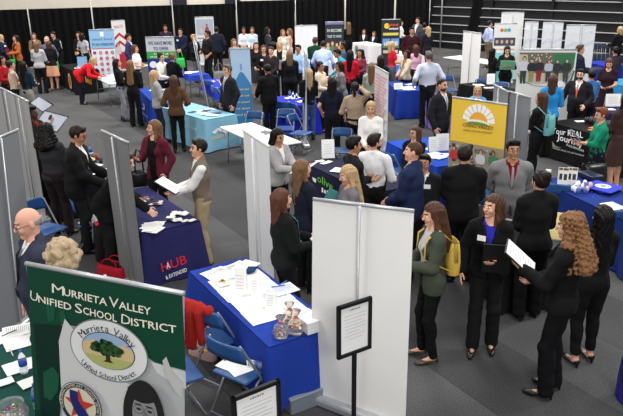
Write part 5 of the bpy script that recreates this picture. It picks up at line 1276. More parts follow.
# --- back left
P1 = PP(1, 35.5, 95, 'blonde woman in glasses and a dark top at the left frame edge', H=1.66, hair=('mid', 'blonde'), top=('blouse', (28, 36, 56)), glasses=True, arms='hold', badge=1)
P2 = PP(15, 36, 225, 'dark-haired woman in a burnt orange cardigan with a red folder', hair=('mid', 'dark'), top=('cardigan', (170, 92, 46)), inner=(24, 24, 26), arms=((-.12, .3, 1.1), (.1, .28, 1.08)))
P3 = PP(33.5, 34, 170, 'brown-haired woman in a tan jacket behind the light grey jacket', hair=('mid', 'brown'), top=('cardigan', (120, 98, 74)), inner=(60, 50, 46), arms='low')
P4 = PP(36, 42.5, 355, 'woman in a light grey jacket and black trousers, back turned, at the left', hair=('mid', 'light'), top=('jacket', (172, 172, 176)), bot=('trousers', B_), arms='hold')
P5 = PP(46, 36.5, 185, 'grey-haired man in a blue-grey shirt between two women', H=1.76, sex='m', skin='pink', hair=('buzz', 'gray'), top=('shirt', (88, 96, 116)), arms='down')
P6 = PP(48.5, 42, 358, 'woman in a black jacket and peach skirt, back turned', H=1.62, hair=('bob', 'brown'), top=('jacket', (28, 26, 28)), bot=('skirt', (226, 164, 130)), arms='low', shoes=(200, 150, 130))
P7 = PP(52, 32, 205, 'man in a black jacket with a pale sleeve stripe leaning in', H=1.76, sex='m', hair=('short', 'dark'), top=('shirt', (22, 24, 28)), stripe=(215, 225, 205), lean=14, arms='low')
P8 = PP(78, 32, 190, 'dark-haired person in black behind the woman in the grey tee', H=1.7, sex='m', hair=('short', 'dark'), top=('shirt', B_), arms='low')
P9 = PP(82, 34, 20, 'dark-haired woman in a short-sleeved grey tee and black trousers', hair=('bob', 'dark'), top=('tee', (160, 162, 168)), sleeve='short', arms=((-.2, .2, 1.05), (.26, .0, .9)), bot=('trousers', B_))
P10 = PP(2, 57.5, 110, 'dark-haired woman in red at the left frame edge', hair=('long', 'black'), top=('blouse', (150, 26, 36)), arms='hold', skin='tan')
P11 = PP(10.5, 62, 60, 'woman with a dark bun and bare shoulders in a cream top', hair=('bun', 'dark'), top=('tee', (206, 190, 170)), sleeve='none', skin='light', arms='hold')
P12 = PP(23, 62.5, 20, 'woman with very long black hair in a dark teal top, back turned', hair=('long', 'black'), top=('blouse', (24, 42, 56)), bot=('trousers', (140, 136, 130)), hairlen=1.06, arms='hold')
P22 = PP(165, 25, 170, 'man in a dark plum shirt behind the offer banner', H=1.76, sex='m', hair=('short', 'dark'), top=('shirt', (46, 34, 58)), arms='hold', skin='tan')
P23 = PP(180, 28.5, 190, 'man in glasses and a dark navy sweater right of the offer banner', H=1.76, sex='m', hair=('short', 'black'), top=('sweater', (26, 32, 56)), glasses=True, arms='low', badge=1, skin='light')
P24 = PP(193.5, 34.5, 120, 'blond person in a dark suit holding the slim banner', H=1.68, sex='m', hair=('short', 'blonde'), top=('jacket', (26, 26, 30)), inner=(215, 215, 215), arms='hold', bot=('trousers', (90, 90, 96)))
P25 = PP(207, 30.5, 232, 'big man in a black open-collar shirt and dark trousers', H=1.86, sex='m', skin='tan', hair=('short', 'black'), top=('shirt', (26, 26, 28)), sleeve='half', arms=((-.24, .15, .98), (.2, .26, 1.02)), wide=1.2, turn=20)
P26 = PP(216, 27, 350, 'man in a dark navy suit, back turned, behind the big man in black', H=1.8, sex='m', hair=('short', 'dark'), top=('jacket', (30, 34, 50)), arms='down')
P27 = PP(243.5, 28, 182, 'woman with long black hair in a white top by the drapes', hair=('long', 'black'), top=('tee', (222, 224, 234)), arms='low', skin='tan', sleeve='half')
P28 = PP(252, 28, 190, 'brown-haired woman in a pale blue top by the drapes', hair=('mid', 'brown'), top=('blouse', (200, 216, 232)), arms='low')
P29 = PP(234, 40, 150, 'person with light brown hair behind the light blue banner', hair=('mid', 'light'), top=('blouse', (120, 110, 110)), arms='low')
P30 = PP(267.5, 28, 88, 'person with curly dark hair in a charcoal jacket by the drapes', hair=('curly', 'black'), skin='brown', top=('jacket', (56, 56, 62)), arms='hold', hairlen=1.48)
P31 = PP(283, 30.5, 160, 'brown-haired woman in a beige top near the white screen', hair=('long', 'light'), top=('cardigan', (196, 186, 172)), inner=(220, 215, 210), arms='low')
P32 = PP(289, 29.5, 265, 'blonde woman in a pink sleeveless top near the white screen', hair=('mid', 'light'), top=('tee', (222, 160, 150)), sleeve='none', arms='low', bot=('skirt', (190, 175, 170)))
P33 = PP(256, 43.5, 175, 'brown-haired woman in a black top and dotted skirt beside the light blue banner', hair=('mid', 'brown'), top=('blouse', (24, 22, 26)), bot=('skirt', (60, 60, 66)), arms='low')
P34 = PP(263.5, 46.5, 170, 'woman in glasses and black with a white badge', hair=('bob', 'brown'), top=('blouse', B_), glasses=True, badge=1, arms='hold')
P35 = PP(271, 47, 200, 'brown-haired person in dark clothes behind the cream jacket', hair=('short', 'brown'), sex='m', H=1.7, top=('shirt', (40, 34, 38)), arms='low')
P36 = PP(279.5, 42.5, 185, 'blonde woman in a cream jacket facing the camera', H=1.70, hair=('mid', 'blonde'), top=('cardigan', (208, 202, 190)), inner=(22, 22, 24), arms='low', hem=.74)
P37 = PP(289.5, 52, 358, 'woman with long honey hair in a black suit, back turned, centre of the far crowd', H=1.72, hair=('long', 'light'), top=('jacket', (20, 20, 22)), bot=('trousers', B_), arms='low', hairlen=1.26, wide=1.12)
P38 = PP(298, 45, 200, 'man in glasses and a sky blue shirt facing the camera', H=1.76, sex='m', skin='tan', hair=('short', 'black'), top=('shirt', (140, 176, 226)), glasses=True, arms='down', wide=1.1)
P40 = PP(268, 64.5, 330, 'person with short dark curls in a black suit before the bright blue cloth', H=1.74, sex='m', skin='brown', hair=('short', 'black'), top=('jacket', (20, 20, 22)), arms=((-.18, .3, 1.0), (.15, .3, 1.0)), nod=20)
P42 = PP(315, 37.5, 10, 'man in a dark green polo, back turned', H=1.76, sex='m', hair=('short', 'brown'), top=('shirt', (20, 62, 44)), arms='low')
P43 = PP(323.5, 41.5, 10, 'man leaning forward in a light blue shirt, back turned', H=1.8, sex='m', hair=('short', 'dark'), top=('shirt', (172, 192, 226)), arms=((-.28, .36, .95), (.28, .36, .95)), lean=22, wide=1.12)
P44 = PP(343, 42.5, 265, 'dark-haired man in a slate polo beside the teal shirt', H=1.66, sex='m', skin='brown', hair=('short', 'black'), top=('shirt', (70, 84, 108)), arms='low')
P45 = PP(333, 51, 265, 'dark-haired person bending in a teal shirt', H=1.80, sex='m', skin='tan', hair=('short', 'black'), top=('shirt', (46, 148, 162)), lean=38, arms=((-.18, .5, .9), (.18, .5, .9)))
P46 = PP(348.5, 23, 352, 'woman with long light hair in black by the dark poster banner, back turned', H=1.70, hair=('wavy', 'light'), top=('blouse', B_), arms='low', hairlen=1.3)
P47 = PP(364, 29.5, 195, 'smiling seated woman in a black blazer, left one at the white-draped table', H=1.56, hair=('mid', 'auburn'), top=('jacket', B_), inner=(220, 215, 215), arms='lap', seat=True)
P48 = PP(374, 31.5, 215, 'seated woman in a black blazer, right one at the white-draped table', H=1.52, hair=('bob', 'brown'), top=('jacket', B_), inner=(200, 210, 225), arms='lap', seat=True)
P49 = PP(350.5, 51.5, 20, 'woman with long dark hair in a red top, back turned', H=1.74, hair=('long', 'black'), top=('blouse', (190, 26, 44)), arms='low', hairlen=1.24)
P50 = PP(360, 50.5, 215, 'woman with dark curls in a red and navy patterned blouse', H=1.62, hair=('curly', 'black'), skin='tan', top=('blouse', (110, 40, 62)), arms='hold', hairlen=1.46)
P51 = PP(320.5, 63, 120, 'woman with tied-back hair in a cream sweater holding a black folder', skin='tan', hair=('bun', 'dark'), top=('sweater', (214, 196, 174)), arms='hold')
P52 = PP(338, 63, 255, 'woman with long dark hair in a grey blazer facing left', skin='tan', hair=('long', 'dark'), top=('jacket', (118, 118, 122)), arms='low', lean=8)
P53 = PP(308.5, 68.5, 350, 'blonde woman in a black jacket and blue jeans, back turned', hair=('long', 'blonde'), top=('blouse', (22, 22, 26)), bot=('jeans', (62, 88, 132)), arms='low', hairlen=1.28, wide=1.08)
P54 = PP(332, 79, 12, 'woman with dark shoulder-length hair in a short-sleeved navy top, back turned', hair=('mid', 'black'), top=('blouse', (24, 26, 44)), sleeve='short', arms=((-.25, .12, .95), (.27, .05, .9)), wide=1.12, hairlen=1.36)
P55 = PP(355, 84, 8, 'woman in a tan shirt with one arm raised to her dark hair', hair=('pony', 'black'), top=('blouse', (164, 144, 122)), arms='up', wide=1.15, bot=('trousers', B_))
P56 = PP(372, 64, 15, 'woman with long light brown hair in a pale green top', hair=('long', 'light'), top=('blouse', (150, 162, 146)), arms='hold', sleeve='half', hairlen=1.26)
P57 = PP(392.5, 42.5, 75, 'blonde woman in a red tee facing right', H=1.7, hair=('mid', 'blonde'), top=('tee', (206, 30, 42)), sleeve='short', arms='hold', bot=('trousers', (90, 90, 98)))
P58 = PP(381, 56.5, 20, 'dark-haired person behind the pink-text banner', hair=('bob', 'dark'), top=('blouse', (30, 30, 34)), arms='low')
P59 = PP(401, 21, 95, 'dark-haired woman in a white top beside the city picture banner', hair=('mid', 'black'), top=('blouse', (222, 220, 216)), arms='low')
P60 = PP(412, 27.5, 182, 'man in a dark maroon velvet jacket', H=1.84, sex='m', skin='tan', hair=('short', 'black'), top=('jacket', (58, 18, 26)), inner=(30, 30, 32), arms='down', wide=1.12)
P61 = PP(418, 17.5, 235, 'man in a grey suit with a pink complexion by the drape end', H=1.84, sex='m', skin='pink', hair=('short', 'dark'), top=('jacket', (70, 72, 80)), inner=(225, 225, 230), arms='low')
P62 = PP(424.5, 23, 20, 'dark-haired person behind the woman in the floral dress', H=1.74, sex='m', hair=('short', 'black'), top=('shirt', (50, 54, 64)), arms='down')
P63 = PP(428, 27.5, 340, 'blonde woman in a black dress with flowers, back turned', H=1.72, hair=('mid', 'blonde'), top=('dress', (30, 28, 38)), bot=('skirt', (32, 30, 40)), arms='hold')
P64 = PP(415.5, 46, 345, 'woman with brown hair in a pink top, back turned', H=1.64, hair=('mid', 'brown'), top=('blouse', (214, 160, 184)), arms='low')
P65 = PP(408.5, 53, 235, dy=.4, label= 'woman with long black hair in a tan blazer', H=1.60, skin='brown', hair=('long', 'black'), top=('jacket', (186, 172, 148)), inner=(120, 100, 80), arms=((-.2, .38, 1.0), (.24, .15, .95)), hairlen=1.26)
P69 = PP(490, 21, 78, 'man in a pale lilac shirt and khaki trousers beside the aqua banner', H=1.80, sex='m', hair=('short', 'dark'), top=('shirt', (178, 188, 226)), bot=('trousers', (120, 104, 84)), arms='down', wide=1.1)
P70 = PP(493.5, 49.5, 70, 'dark-haired woman in black facing the green leaflet', H=1.58, hair=('long', 'black'), top=('blouse', B_), arms='hold', hairlen=1.3)
P71 = PP(507.5, 47, 190, 'woman in black reading a pale green leaflet', H=1.68, hair=('mid', 'dark'), top=('cardigan', B_), inner=(40, 34, 34), arms='read', nod=20)
P72 = PP(581, 45, 95, 'man in a dark suit beside the wide student display', H=1.80, sex='m', hair=('short', 'brown'), top=('jacket', (30, 34, 56)), inner=(226, 226, 232), arms='hold')
P73 = PP(620, 27.5, 330, 'blonde person in black at the right frame edge', H=1.72, hair=('bob', 'blonde'), top=('jacket', (22, 22, 25)), arms='hold')
P74 = PP(616, 47, 350, 'dark-haired person in black, back turned, by the right frame edge', H=1.68, hair=('short', 'black'), sex='m', top=('shirt', (52, 46, 56)), arms='low', skin='tan')
P75 = PP(610, 59.5, 205, 'woman in a dark floral dress looking down', H=1.70, hair=('mid', 'auburn'), top=('dress', (42, 26, 34)), bot=('skirt', (40, 26, 34)), sleeve='short', arms='hold', nod=24)
P76 = PP(592, 70.5, 355, 'dark-haired person behind the man with the orange tie', H=1.62, hair=('short', 'black'), sex='m', top=('shirt', (60, 110, 170)), arms='low')
P77 = PP(581, 69.5, 215, 'bearded man in a dark suit and orange tie', H=1.70, sex='m', skin='fair', hair=('short', 'dark'), beard='dark', glasses=True, top=('jacket', (32, 32, 38)), inner=(222, 222, 232), tie=(214, 88, 40), arms=((-.22, .2, 1.0), (.3, .2, 1.0)), wide=1.15)
P78 = PP(553.5, 76, 20, 'brown-haired woman in a bright blue cardigan, back turned', H=1.70, hair=('mid', 'brown'), top=('sweater', (40, 136, 206)), arms='hold', hairlen=1.38)
P79 = PP(541, 94, 312, 'woman with very long brown hair in black with a teal backpack', H=1.68, hair=('long', 'brown'), top=('blouse', (20, 20, 23)), bot=('leggings', (16, 16, 18)), arms='hold', hairlen=1.08, hem=.72)
P80 = PP(603, 109.5, 275, 'woman with a low bun in a green floral blouse holding a phone', H=1.66, hair=('short', 'red'), top=('blouse', (20, 128, 96)), arms=((-.08, .36, 1.18), (.1, .26, 1.1)), sleeve='half', wide=1.1, nod=10, bot=('trousers', (26, 28, 44)))
P81 = PP(626, 96, 340, 'person in a brown dress and brown boots at the right frame edge', H=1.70, hair=('mid', 'dark'), top=('dress', (64, 46, 42)), bot=('skirt', (66, 48, 42)), shoes=(84, 46, 34), arms='low')

# ---------------- things held ----------------
def mid(p, up=0.0, fwd=0.0):
    m_ = (p['L'] + p['R']) / 2; f_ = Vector((sin(R(p['hd'])), cos(R(p['hd'])), 0)); return m_ + f_ * fwd + Vector((0, 0, up))
held_folder(curly['L'] + Vector((.02, .02, .04)), 290, 'white printed papers on a black folder held by the curly-haired woman', paper=(238, 238, 238), size=(.27, .36), tilt=42, roll=-8)
held_folder(blaz['L'] + Vector((.05, -.02, .04)), 195, 'black folder held against the royal blue blouse', col=(16, 16, 18), size=(.26, .33), tilt=80)
held_folder(mid(green, .06, .04), 262, 'white papers held by the woman in the olive cardigan', col=(230, 230, 232), paper=(240, 240, 240), tilt=50, name='papers', cat='papers')
held_folder(vest['R'] + Vector((-.06, .0, .03)), 285, 'white papers on a clipboard held by the man in the taupe vest', col=(40, 36, 36), paper=(240, 240, 242), tilt=28, name='clipboard', cat='clipboard', size=(.25, .34), printed=False)
held_folder(mid(redh, .03, .05), 72, 'small dark notebook held by the auburn-haired woman', col=(24, 24, 26), paper=(235, 230, 225), size=(.17, .22), tilt=20, name='notebook', cat='notebook')
held_folder(mid(lb, .04, .02), 60, 'teal folder held by the woman in the navy jacket', col=(30, 110, 112), tilt=55)
o = held_folder(mid(gblz, .04, .08), 112, 'colourful flyer held over the navy table by the woman in grey', col=(232, 230, 230), paper=(240, 238, 236), tilt=22, name='flyer', cat='flyer', size=(.28, .36), printed=False)
rt_ = Matrix.Rotation(-R(112), 3, 'Z') @ Matrix.Rotation(R(22), 3, 'X')
for i in range(7):
    c_ = ((190, 60, 50), (60, 90, 160), (220, 150, 60), (120, 60, 60), (70, 110, 180), (210, 120, 110), (90, 80, 90))[i]
    MB().box(rt_ @ Vector((-.08 + .08 * (i % 3), .11 - .1 * (i // 3), .0135)), (.06, .07, .001), rt_).build('picture', mat(c_, 'paper'), o)
held_folder(P_wb['L'] + Vector((.02, -.02, .03)), 30, 'black portfolio held by the bearded man in white', col=(18, 18, 20), size=(.30, .24), tilt=78)
held_folder(mid(P51, .03, .02), 120, 'black portfolio held by the woman in the cream sweater', col=(16, 16, 18), tilt=75)
held_folder(mid(P71, .04, .03), 190, 'open pale green leaflet held by the woman in black', col=(128, 200, 160), paper=(150, 215, 175), size=(.40, .30), tilt=60, name='leaflet', cat='leaflet', printed=False)
held_folder(mid(P2, .02, .02), 225, 'red folder held by the woman in the burnt orange cardigan', col=(196, 30, 40), tilt=75)
held_folder(mid(P_wt, .02, .04), 95, 'white papers held by the woman in the white tee', col=(232, 232, 232), paper=(240, 240, 240), tilt=15, name='papers', cat='papers', printed=False)
held_folder(mid(P11, .02, .04), 60, 'white sheet held by the woman with bare shoulders', col=(232, 232, 236), paper=(240, 240, 244), tilt=30, name='papers', cat='papers', printed=False)
held_folder(P25['R'] + Vector((0, 0, -.04)), 232, 'black portfolio held by the big man in black', col=(14, 14, 16), tilt=85)
held_folder(mid(P72, .05, .06), 95, 'open dark laptop-like folder held by the man beside the student display', col=(22, 22, 26), size=(.34, .25), tilt=10)
held_folder(P80['L'] + Vector((0, 0, .08)), 275, 'grey tablet held up by the woman in green', col=(120, 135, 150), paper=(150, 165, 180), size=(.15, .22), tilt=50, name='tablet', cat='tablet', printed=False)
held_folder(P36['L'] + Vector((.06, -.08, .12)), 185, 'white paper between the cream jacket and the black dress', col=(230, 230, 226), paper=(240, 240, 236), tilt=60, name='papers', cat='papers', printed=False)
f_ = held_folder(at(555, 226, 1.02), 350, 'pale yellow folder held before the woman with the bun', col=(220, 205, 130), paper=(226, 214, 150), size=(.24, .32), tilt=70, roll=12, printed=False)
# bags
bag(at(592, 184, .50), 'large black handbag on the arm of the woman in green', (20, 20, 22), (.46, .20, .36), rz=.3, strap=.28, name='handbag')
bag(at(141, 186, .60), 'dark shoulder bag beside the woman in maroon', (22, 20, 22), (.26, .12, .26), rz=.4, strap=.36, name='handbag')
bag(at(220, 83, .05), 'black and white zebra tote behind the chairs', (120, 120, 122), (.5, .2, .42), rz=.2, name='tote_bag', kind='cloth')
bag(P7['L'] - Vector((0, 0, .60)), 'bright green tote held by the man with striped sleeves', (40, 170, 70), (.30, .10, .34), name='tote_bag', kind='cloth')
bag(P23['L'] - Vector((0, 0, .62)), 'bright green tote of the man in the dark navy sweater', (60, 190, 90), (.34, .12, .36), name='tote_bag', kind='cloth')
bag(P1['R'] - Vector((0, 0, .60)), 'green tote of the blonde woman at the left edge', (50, 170, 80), (.24, .10, .34), name='tote_bag', kind='cloth')
bag(at(636, 400, .0), 'blue-violet bag entering at the lower right edge', (42, 34, 150), (.34, .3, .52), strap=0, kind='satin', name='tote_bag')
# backpacks: worn
def backpack(p, spot, label, col, size=(.28, .14, .38)):
    c = p['wp']((0, spot, 1.02)); r_ = bag(c + Vector((0, 0, .0)), label, col, size, rz=-R(p['hd']), strap=0, name='backpack', cat='backpack', kind='cloth'); r_.children[0].name = 'main_pouch'
    for sx in (-1, 1):
        pts = [p['tp'](sx * .10, spot + .04, 1.36), p['tp'](sx * .115, -.02, 1.50), p['tp'](sx * .12, .12, 1.40), p['tp'](sx * .13, .13, 1.2), p['tp'](sx * .15, spot + .06, 1.06)]
        MB().tube([q - r_.location for q in pts], .017, 6, flat=.4).build('shoulder_strap', mat(col, 'cloth'), r_)
backpack(green, -.20, 'mustard yellow backpack on the woman in the olive cardigan', (196, 164, 72), (.24, .14, .34))
backpack(P79, -.22, 'teal patterned backpack on the long-haired woman', (110, 176, 178), (.28, .14, .36))

# ---------------- on the front table ----------------
g0 = Tfront.a
zt = .752
for k, (x, y, rz) in enumerate(((216, 273, .2), (227, 270, -.1), (237, 267, .3), (222, 277, .1), (246, 266, .5), (232, 274, -.3))):
    sheet_of_paper(at(x, y, zt + .0022 * k), g0 + rz, 'white flyer fanned out at the far left end of the front table', group='white flyers on the front table', printed=k < 3)
for i in range(5):
    for j in range(2):
        if i == 4 and j == 0: continue
        sheet_of_paper(Tfront.p(-.42 + .272 * i + .01 * (i * j % 2), -.135 + .29 * j - .01 * (i % 2), zt + .0014 * ((i + j) % 3)), g0 + pi / 2 * 0 + .02 * ((i * 3 + j) % 3 - 1), 'white form laid edge to edge over the middle of the front table', group='white forms on the front table', size=(.285, .30), printed=(i, j) in ((1, 1), (2, 1)), ink=mat((140, 175, 225), 'ink'))
sheet_of_paper(at(284, 289, .764), g0, 'form with pale blue print near the middle of the front table', size=(.22, .26), ink=mat((110, 150, 220), 'ink')); sheet_of_paper(at(296, 309, .764), g0 + .1, 'card with bright blue print near the candy bags', size=(.20, .15), ink=mat((70, 130, 210), 'ink'))
tent_card(at(241.5, 293, .768), g0 + .9, 'tall white brochure standing on the front table, nearest the corner flyers', size=(.12, .27))
tent_card(at(255, 295, .768), g0 + 1.1, 'white brochure standing on the front table, middle one', size=(.08, .22))
tent_card(at(271.5, 308, .768), g0 + .8, 'short white brochure standing nearest the candy bags', size=(.10, .19))
r_ = empty('card_stack', at(249, 271, .766), 'dark blue card stack at the far edge of the front table', 'cards')
for k in range(3): MB().box((.012 * k, .01 * k, .006 * k), (.09, .13, .006), Matrix.Rotation(g0 + .5 + .25 * k, 3, 'Z')).build('card', mat((26, 60, 100), 'paper'), r_)
def pen(p, rz, label, col=(40, 90, 190)):
    r_ = empty('pen', p, label, 'pen'); d = Vector((cos(rz), sin(rz), 0)) * .07
    MB().tube([-d, d], .005, 6).build('barrel', mat(col, 'plastic'), r_); MB().tube([d, d * 1.12], [.004, .001], 6).build('tip', mat((170, 170, 170), 'metal'), r_)
pen(at(278, 286, .776), .3, 'blue pen on the forms of the front table'); pen(at(283, 283, .776), 1.0, 'light blue pen beside the first pen on the front table', (90, 150, 220))
pl = empty('snack_plate', at(222, 283, .768), 'white plate with yellow-brown snacks on the front table', 'plate')
MB().box((0, 0, .006), (.17, .13, .008), Matrix.Rotation(g0, 3, 'Z'), bev=.02).build('plate', PAPER, pl)
for k, (dx, dy, c_) in enumerate(((-.02, .0, (212, 170, 70)), (.02, .01, (120, 60, 50)), (.03, -.02, (220, 190, 80)), (0, .03, (150, 90, 50)))): MB().ball((dx, dy, .020), (.018, .014, .010)).build('snack', mat(c_, 'plastic'), pl)
def candy_bag(p, s, label):
    r_ = empty('candy_bag', p, label, 'candy bag', 'clear candy bags'); 
    MB().lathe([(.02 * s, .0), (.055 * s, .01), (.065 * s, .05 * s), (.05 * s, .095 * s), (.014 * s, .125 * s), (.012 * s, .135 * s), (.04 * s, .18 * s)], n=14).build('wrap', mat((232, 224, 214), 'glass'), r_)
    for k in range(16):
        a = rnd.uniform(0, 6.28); q = rnd.uniform(.0, .042) * s; MB().ball((q * cos(a), q * sin(a), rnd.uniform(.02, .085) * s), (.014, .012, .011), 8).build('sweet', mat(rnd.choice(((200, 50, 50), (230, 190, 110), (120, 60, 40), (60, 80, 160), (225, 215, 200), (200, 150, 80))), 'plastic'), r_)
    MB().lathe([(.015 * s, .124 * s), (.018 * s, .13 * s), (.015 * s, .137 * s)], n=10).build('tie', mat((190, 60, 60), 'satin'), r_)
candy_bag(at(281, 337, zt), 1.15, 'clear candy bag nearest the corner of the front table'); candy_bag(at(296, 333, zt), 1.25, 'clear candy bag in front of the white box'); candy_bag(at(290, 324, zt), 1.2, 'clear candy bag behind the two nearer candy bags')
wb_ = empty('paper_box', at(309, 330, zt), 'small white box at the banner end of the front table', 'box')
MB().box((0, 0, .055), (.16, .12, .11), Matrix.Rotation(g0, 3, 'Z'), bev=.004).build('box_body', mat((214, 216, 220), 'paper'), wb_); MB().box((0, 0, .112), (.165, .125, .012), Matrix.Rotation(g0, 3, 'Z'), bev=.003).build('lid', mat((222, 222, 226), 'paper'), wb_)
cr = empty('storage_crate', at(294, 396, 0), 'clear plastic crate under the front table', 'crate'); rt = Matrix.Rotation(g0, 3, 'Z')
mb = MB()
for (dx, dy, sx, sy) in ((0, -.17, .5, .01), (0, .17, .5, .01), (-.25, 0, .01, .34), (.25, 0, .01, .34)): mb.box(rt @ Vector((dx, dy, .08)), (sx, sy, .14), rt)
mb.box((0, 0, .012), (.5, .34, .012), rt).build('tub', mat((110, 118, 130), 'plastic'), cr); MB().box((0, 0, .16), (.52, .36, .016), rt, bev=.01).build('lid', mat((125, 133, 145), 'plastic'), cr)
# red sweater hanging on the chair back
cp = at(221, 335, .44); hdg = R(36)
Rc = Matrix.Rotation(-hdg, 3, 'Z')
sw_ = empty('red_sweater', (cp.x, cp.y, 0), 'red sweater draped over the back of the blue chair', 'sweater')
F_ = Field([cap((-.19, -.235, .84), (.10, -.235, .84), .045), cap((-.20, -.27, .82), (-.21, -.28, .45), .05, .04), cap((-.10, -.28, .80), (-.12, -.29, .42), .055, .045), cap((0, -.27, .80), (.0, -.28, .50), .05, .035), cap((-.19, -.17, .80), (-.20, -.14, .52), .04, .035), cap((-.10, -.16, .80), (-.08, -.13, .60), .04, .03)], .012, .0, k=.04)
X, Y, Z = F_.X(); F_.F = (F_.F + .008 * np.sin(X * 60 + Z * 6)).astype(np.float32)
o = mesh_obj('knit_body', [F_.mesh()], [mat((160, 38, 32), 'cloth')], sw_); o.rotation_euler = (0, 0, -hdg)
pb = bag(at(203, 356, .0), 'pink and white printed paper bag by the chair with the sweater', (226, 190, 190), (.36, .14, .36), rz=-.6, strap=0, kind='paper')
for k, c_ in enumerate(((60, 140, 120), (200, 60, 80), (230, 200, 90))): MB().ball((-.05 + .06 * k, -.10 - .03 * k, .16 - .03 * (k % 2)), (.03, .02, .02), 8).build('print', mat(c_, 'paper'), pb)
# on the second chair
cp = at(242, 369, .44)
for k in range(2): sheet_of_paper(Vector((cp.x - .04 - .03 * k, cp.y + .02 + .02 * k, .458 + .003 * k)), .6 + .4 * k, 'white sheet under the bottles on the blue chair seat', group='white sheets on the blue chair seat', printed=False)
def lying(p, rz, label):
    r_ = bottle(p, label); r_.rotation_euler = (R(90), 0, rz); r_.location = p + Vector((0, 0, .033))
lying(at(249, 366, .463), 1.3, 'water bottle lying on the blue chair, nearer its backrest'); lying(at(257, 369, .463), 1.8, 'water bottle lying on the blue chair, at the seat side')
# ---------------- hub table ----------------
for k in range(8): sheet_of_paper(at(rnd.uniform(147, 158), rnd.uniform(224, 230), .754 + .002 * k), rnd.uniform(-1, 1), 'white paper near the reaching hand on the purple-navy cloth', group='white papers by the reaching hand', printed=False, size=(.15, .22))
for k in range(14): sheet_of_paper(at(rnd.uniform(168, 192), rnd.uniform(212, 221) + 0, .754 + .0022 * k), rnd.uniform(0, 3), 'small white handout scattered on the near end of the purple-navy cloth', group='small white handouts', size=(.07, .11), printed=False, name='handout')
for k in range(22): sheet_of_paper(at(rnd.uniform(144, 163), rnd.uniform(197, 206), .754 + .0018 * k), rnd.uniform(0, 3), 'small brown and black sticker in the pile on the purple-navy cloth', group='stickers piled on the purple-navy cloth', size=(.06, .06), printed=False, m=mat(((120, 92, 70), (60, 52, 50), (200, 190, 180))[k % 3], 'paper'), name='sticker', cat='sticker')
for k in range(3): sheet_of_paper(at(146 + 3 * k, 208 + 2 * k, .754 + .002 * k), .8, 'white card between the stickers and the handouts', group='white cards on the purple-navy cloth', size=(.09, .14), printed=False)
r_ = empty('eyeglass_case', at(169, 221, zt), 'black case on the purple-navy cloth', 'case'); MB().ball((0, 0, .018), (.07, .03, .02), 12).build('shell', mat((18, 18, 20), 'leather'), r_)
# ---------------- heavy man's table ----------------
for k, (x, y, c_, r0) in enumerate(((88, 160, (214, 190, 130), .3), (93, 166, (230, 230, 232), .5), (100, 171, (235, 235, 236), .9), (94, 172, (232, 232, 236), .6), (84, 154, (170, 170, 176), .4))):
    sheet_of_paper(at(x, y, zt + .002 * k), g0 + r0, ('manila sheet on the black table', 'white form beside the manila sheet on the black table', 'white pad under the heavy man\'s pen', 'white form half under the pad on the black table', 'grey flyer at the far end of the black table')[k], m=mat(c_, 'paper'))
for k, (x, y, c_) in enumerate(((86, 157, (200, 200, 200)), (97, 160, (150, 60, 60)), (101, 163, (60, 60, 66)))):
    r_ = empty('paper_cup', at(x, y, zt), ('white cup', 'red cup', 'dark cup')[k] + ' on the black table beside the heavy man', 'cup'); MB().lathe([(.028, 0), (.038, .11), (.034, .11), (.026, .01)], n=14).build('cup_wall', mat(c_, 'plastic'), r_)
bottle(at(91, 156, zt), 'clear bottle on the black table beside the heavy man')
cp = at(92, 221, .44)
for k in range(4): sheet_of_paper(Vector((cp.x - .05 + .03 * k, cp.y + .02 * k, .458 + .003 * k)), .3 * k, 'white sheet piled on the blue chair beside the heavy man', group='white sheets on the chair beside the heavy man', printed=False)
sc_ = bag(at(109, 258, 0), 'black and red wheeled suitcase beside the grey banner', (26, 22, 24), (.36, .24, .52), rz=.4, strap=.12, name='suitcase', kind='cloth'); MB().box((0, 0, .535), (.26, .14, .02), Matrix.Rotation(.4, 3, 'Z'), bev=.01).build('lining', mat((190, 30, 50), 'cloth'), sc_)
for sx in (-.12, .12): MB().tube([(sx, .1, .03), (sx + .02, .1, .03)], .03, 10).build('wheel', mat((30, 30, 32), 'plastic'), sc_)
rb2 = bag(at(115, 280, 0), 'red and black duffel bag on the floor behind the green banner', (160, 26, 40), (.50, .26, .24), rz=-.5, strap=.1, name='duffel_bag', kind='cloth'); MB().box((0, 0, .235), (.34, .10, .02), Matrix.Rotation(-.5, 3, 'Z'), bev=.01).build('flap', mat((28, 22, 24), 'cloth'), rb2)
# ---------------- green table ----------------
zg = .752
for k, (x, y, r0, s_) in enumerate(((6, 336, .3, (.216, .28)), (19, 330, -.1, (.216, .28)), (21, 342, .05, (.216, .28)), (17, 367, .1, (.2, .2)), (29, 362, .0, (.15, .22)), (30, 382, .2, (.14, .16)), (4, 382, .1, (.1, .14)))):
    sheet_of_paper(at(x, y, zg + .002 * k), g0 + r0, ('white sheet under the black pen on the green cloth', 'white sheet at the far corner of the green cloth', 'white sheet overlapping the far-corner sheet on the green cloth', 'white card under the water bottle on the green cloth', 'white card beside the water bottle by the cloth edge', 'white card with a small dark emblem on the green cloth', 'white card by the candy jar on the green cloth')[k], size=s_, printed=k in (1,))
pen(at(9, 333, .772), .9, 'black pen on the white sheet in the lower left', (20, 20, 24)); pen(at(11.5, 352, .76), -1.0, 'pale pen with a dark cap on the green cloth', (200, 200, 196))
bottle(at(24.5, 373, zg + .014), 'full water bottle with a blue label on the green cloth'); bottle(at(38, 408, zg), 'second water bottle half hidden by the green banner')
jar = empty('candy_jar', at(14, 424, zg), 'round glass jar full of wrapped candy on the green cloth', 'jar')
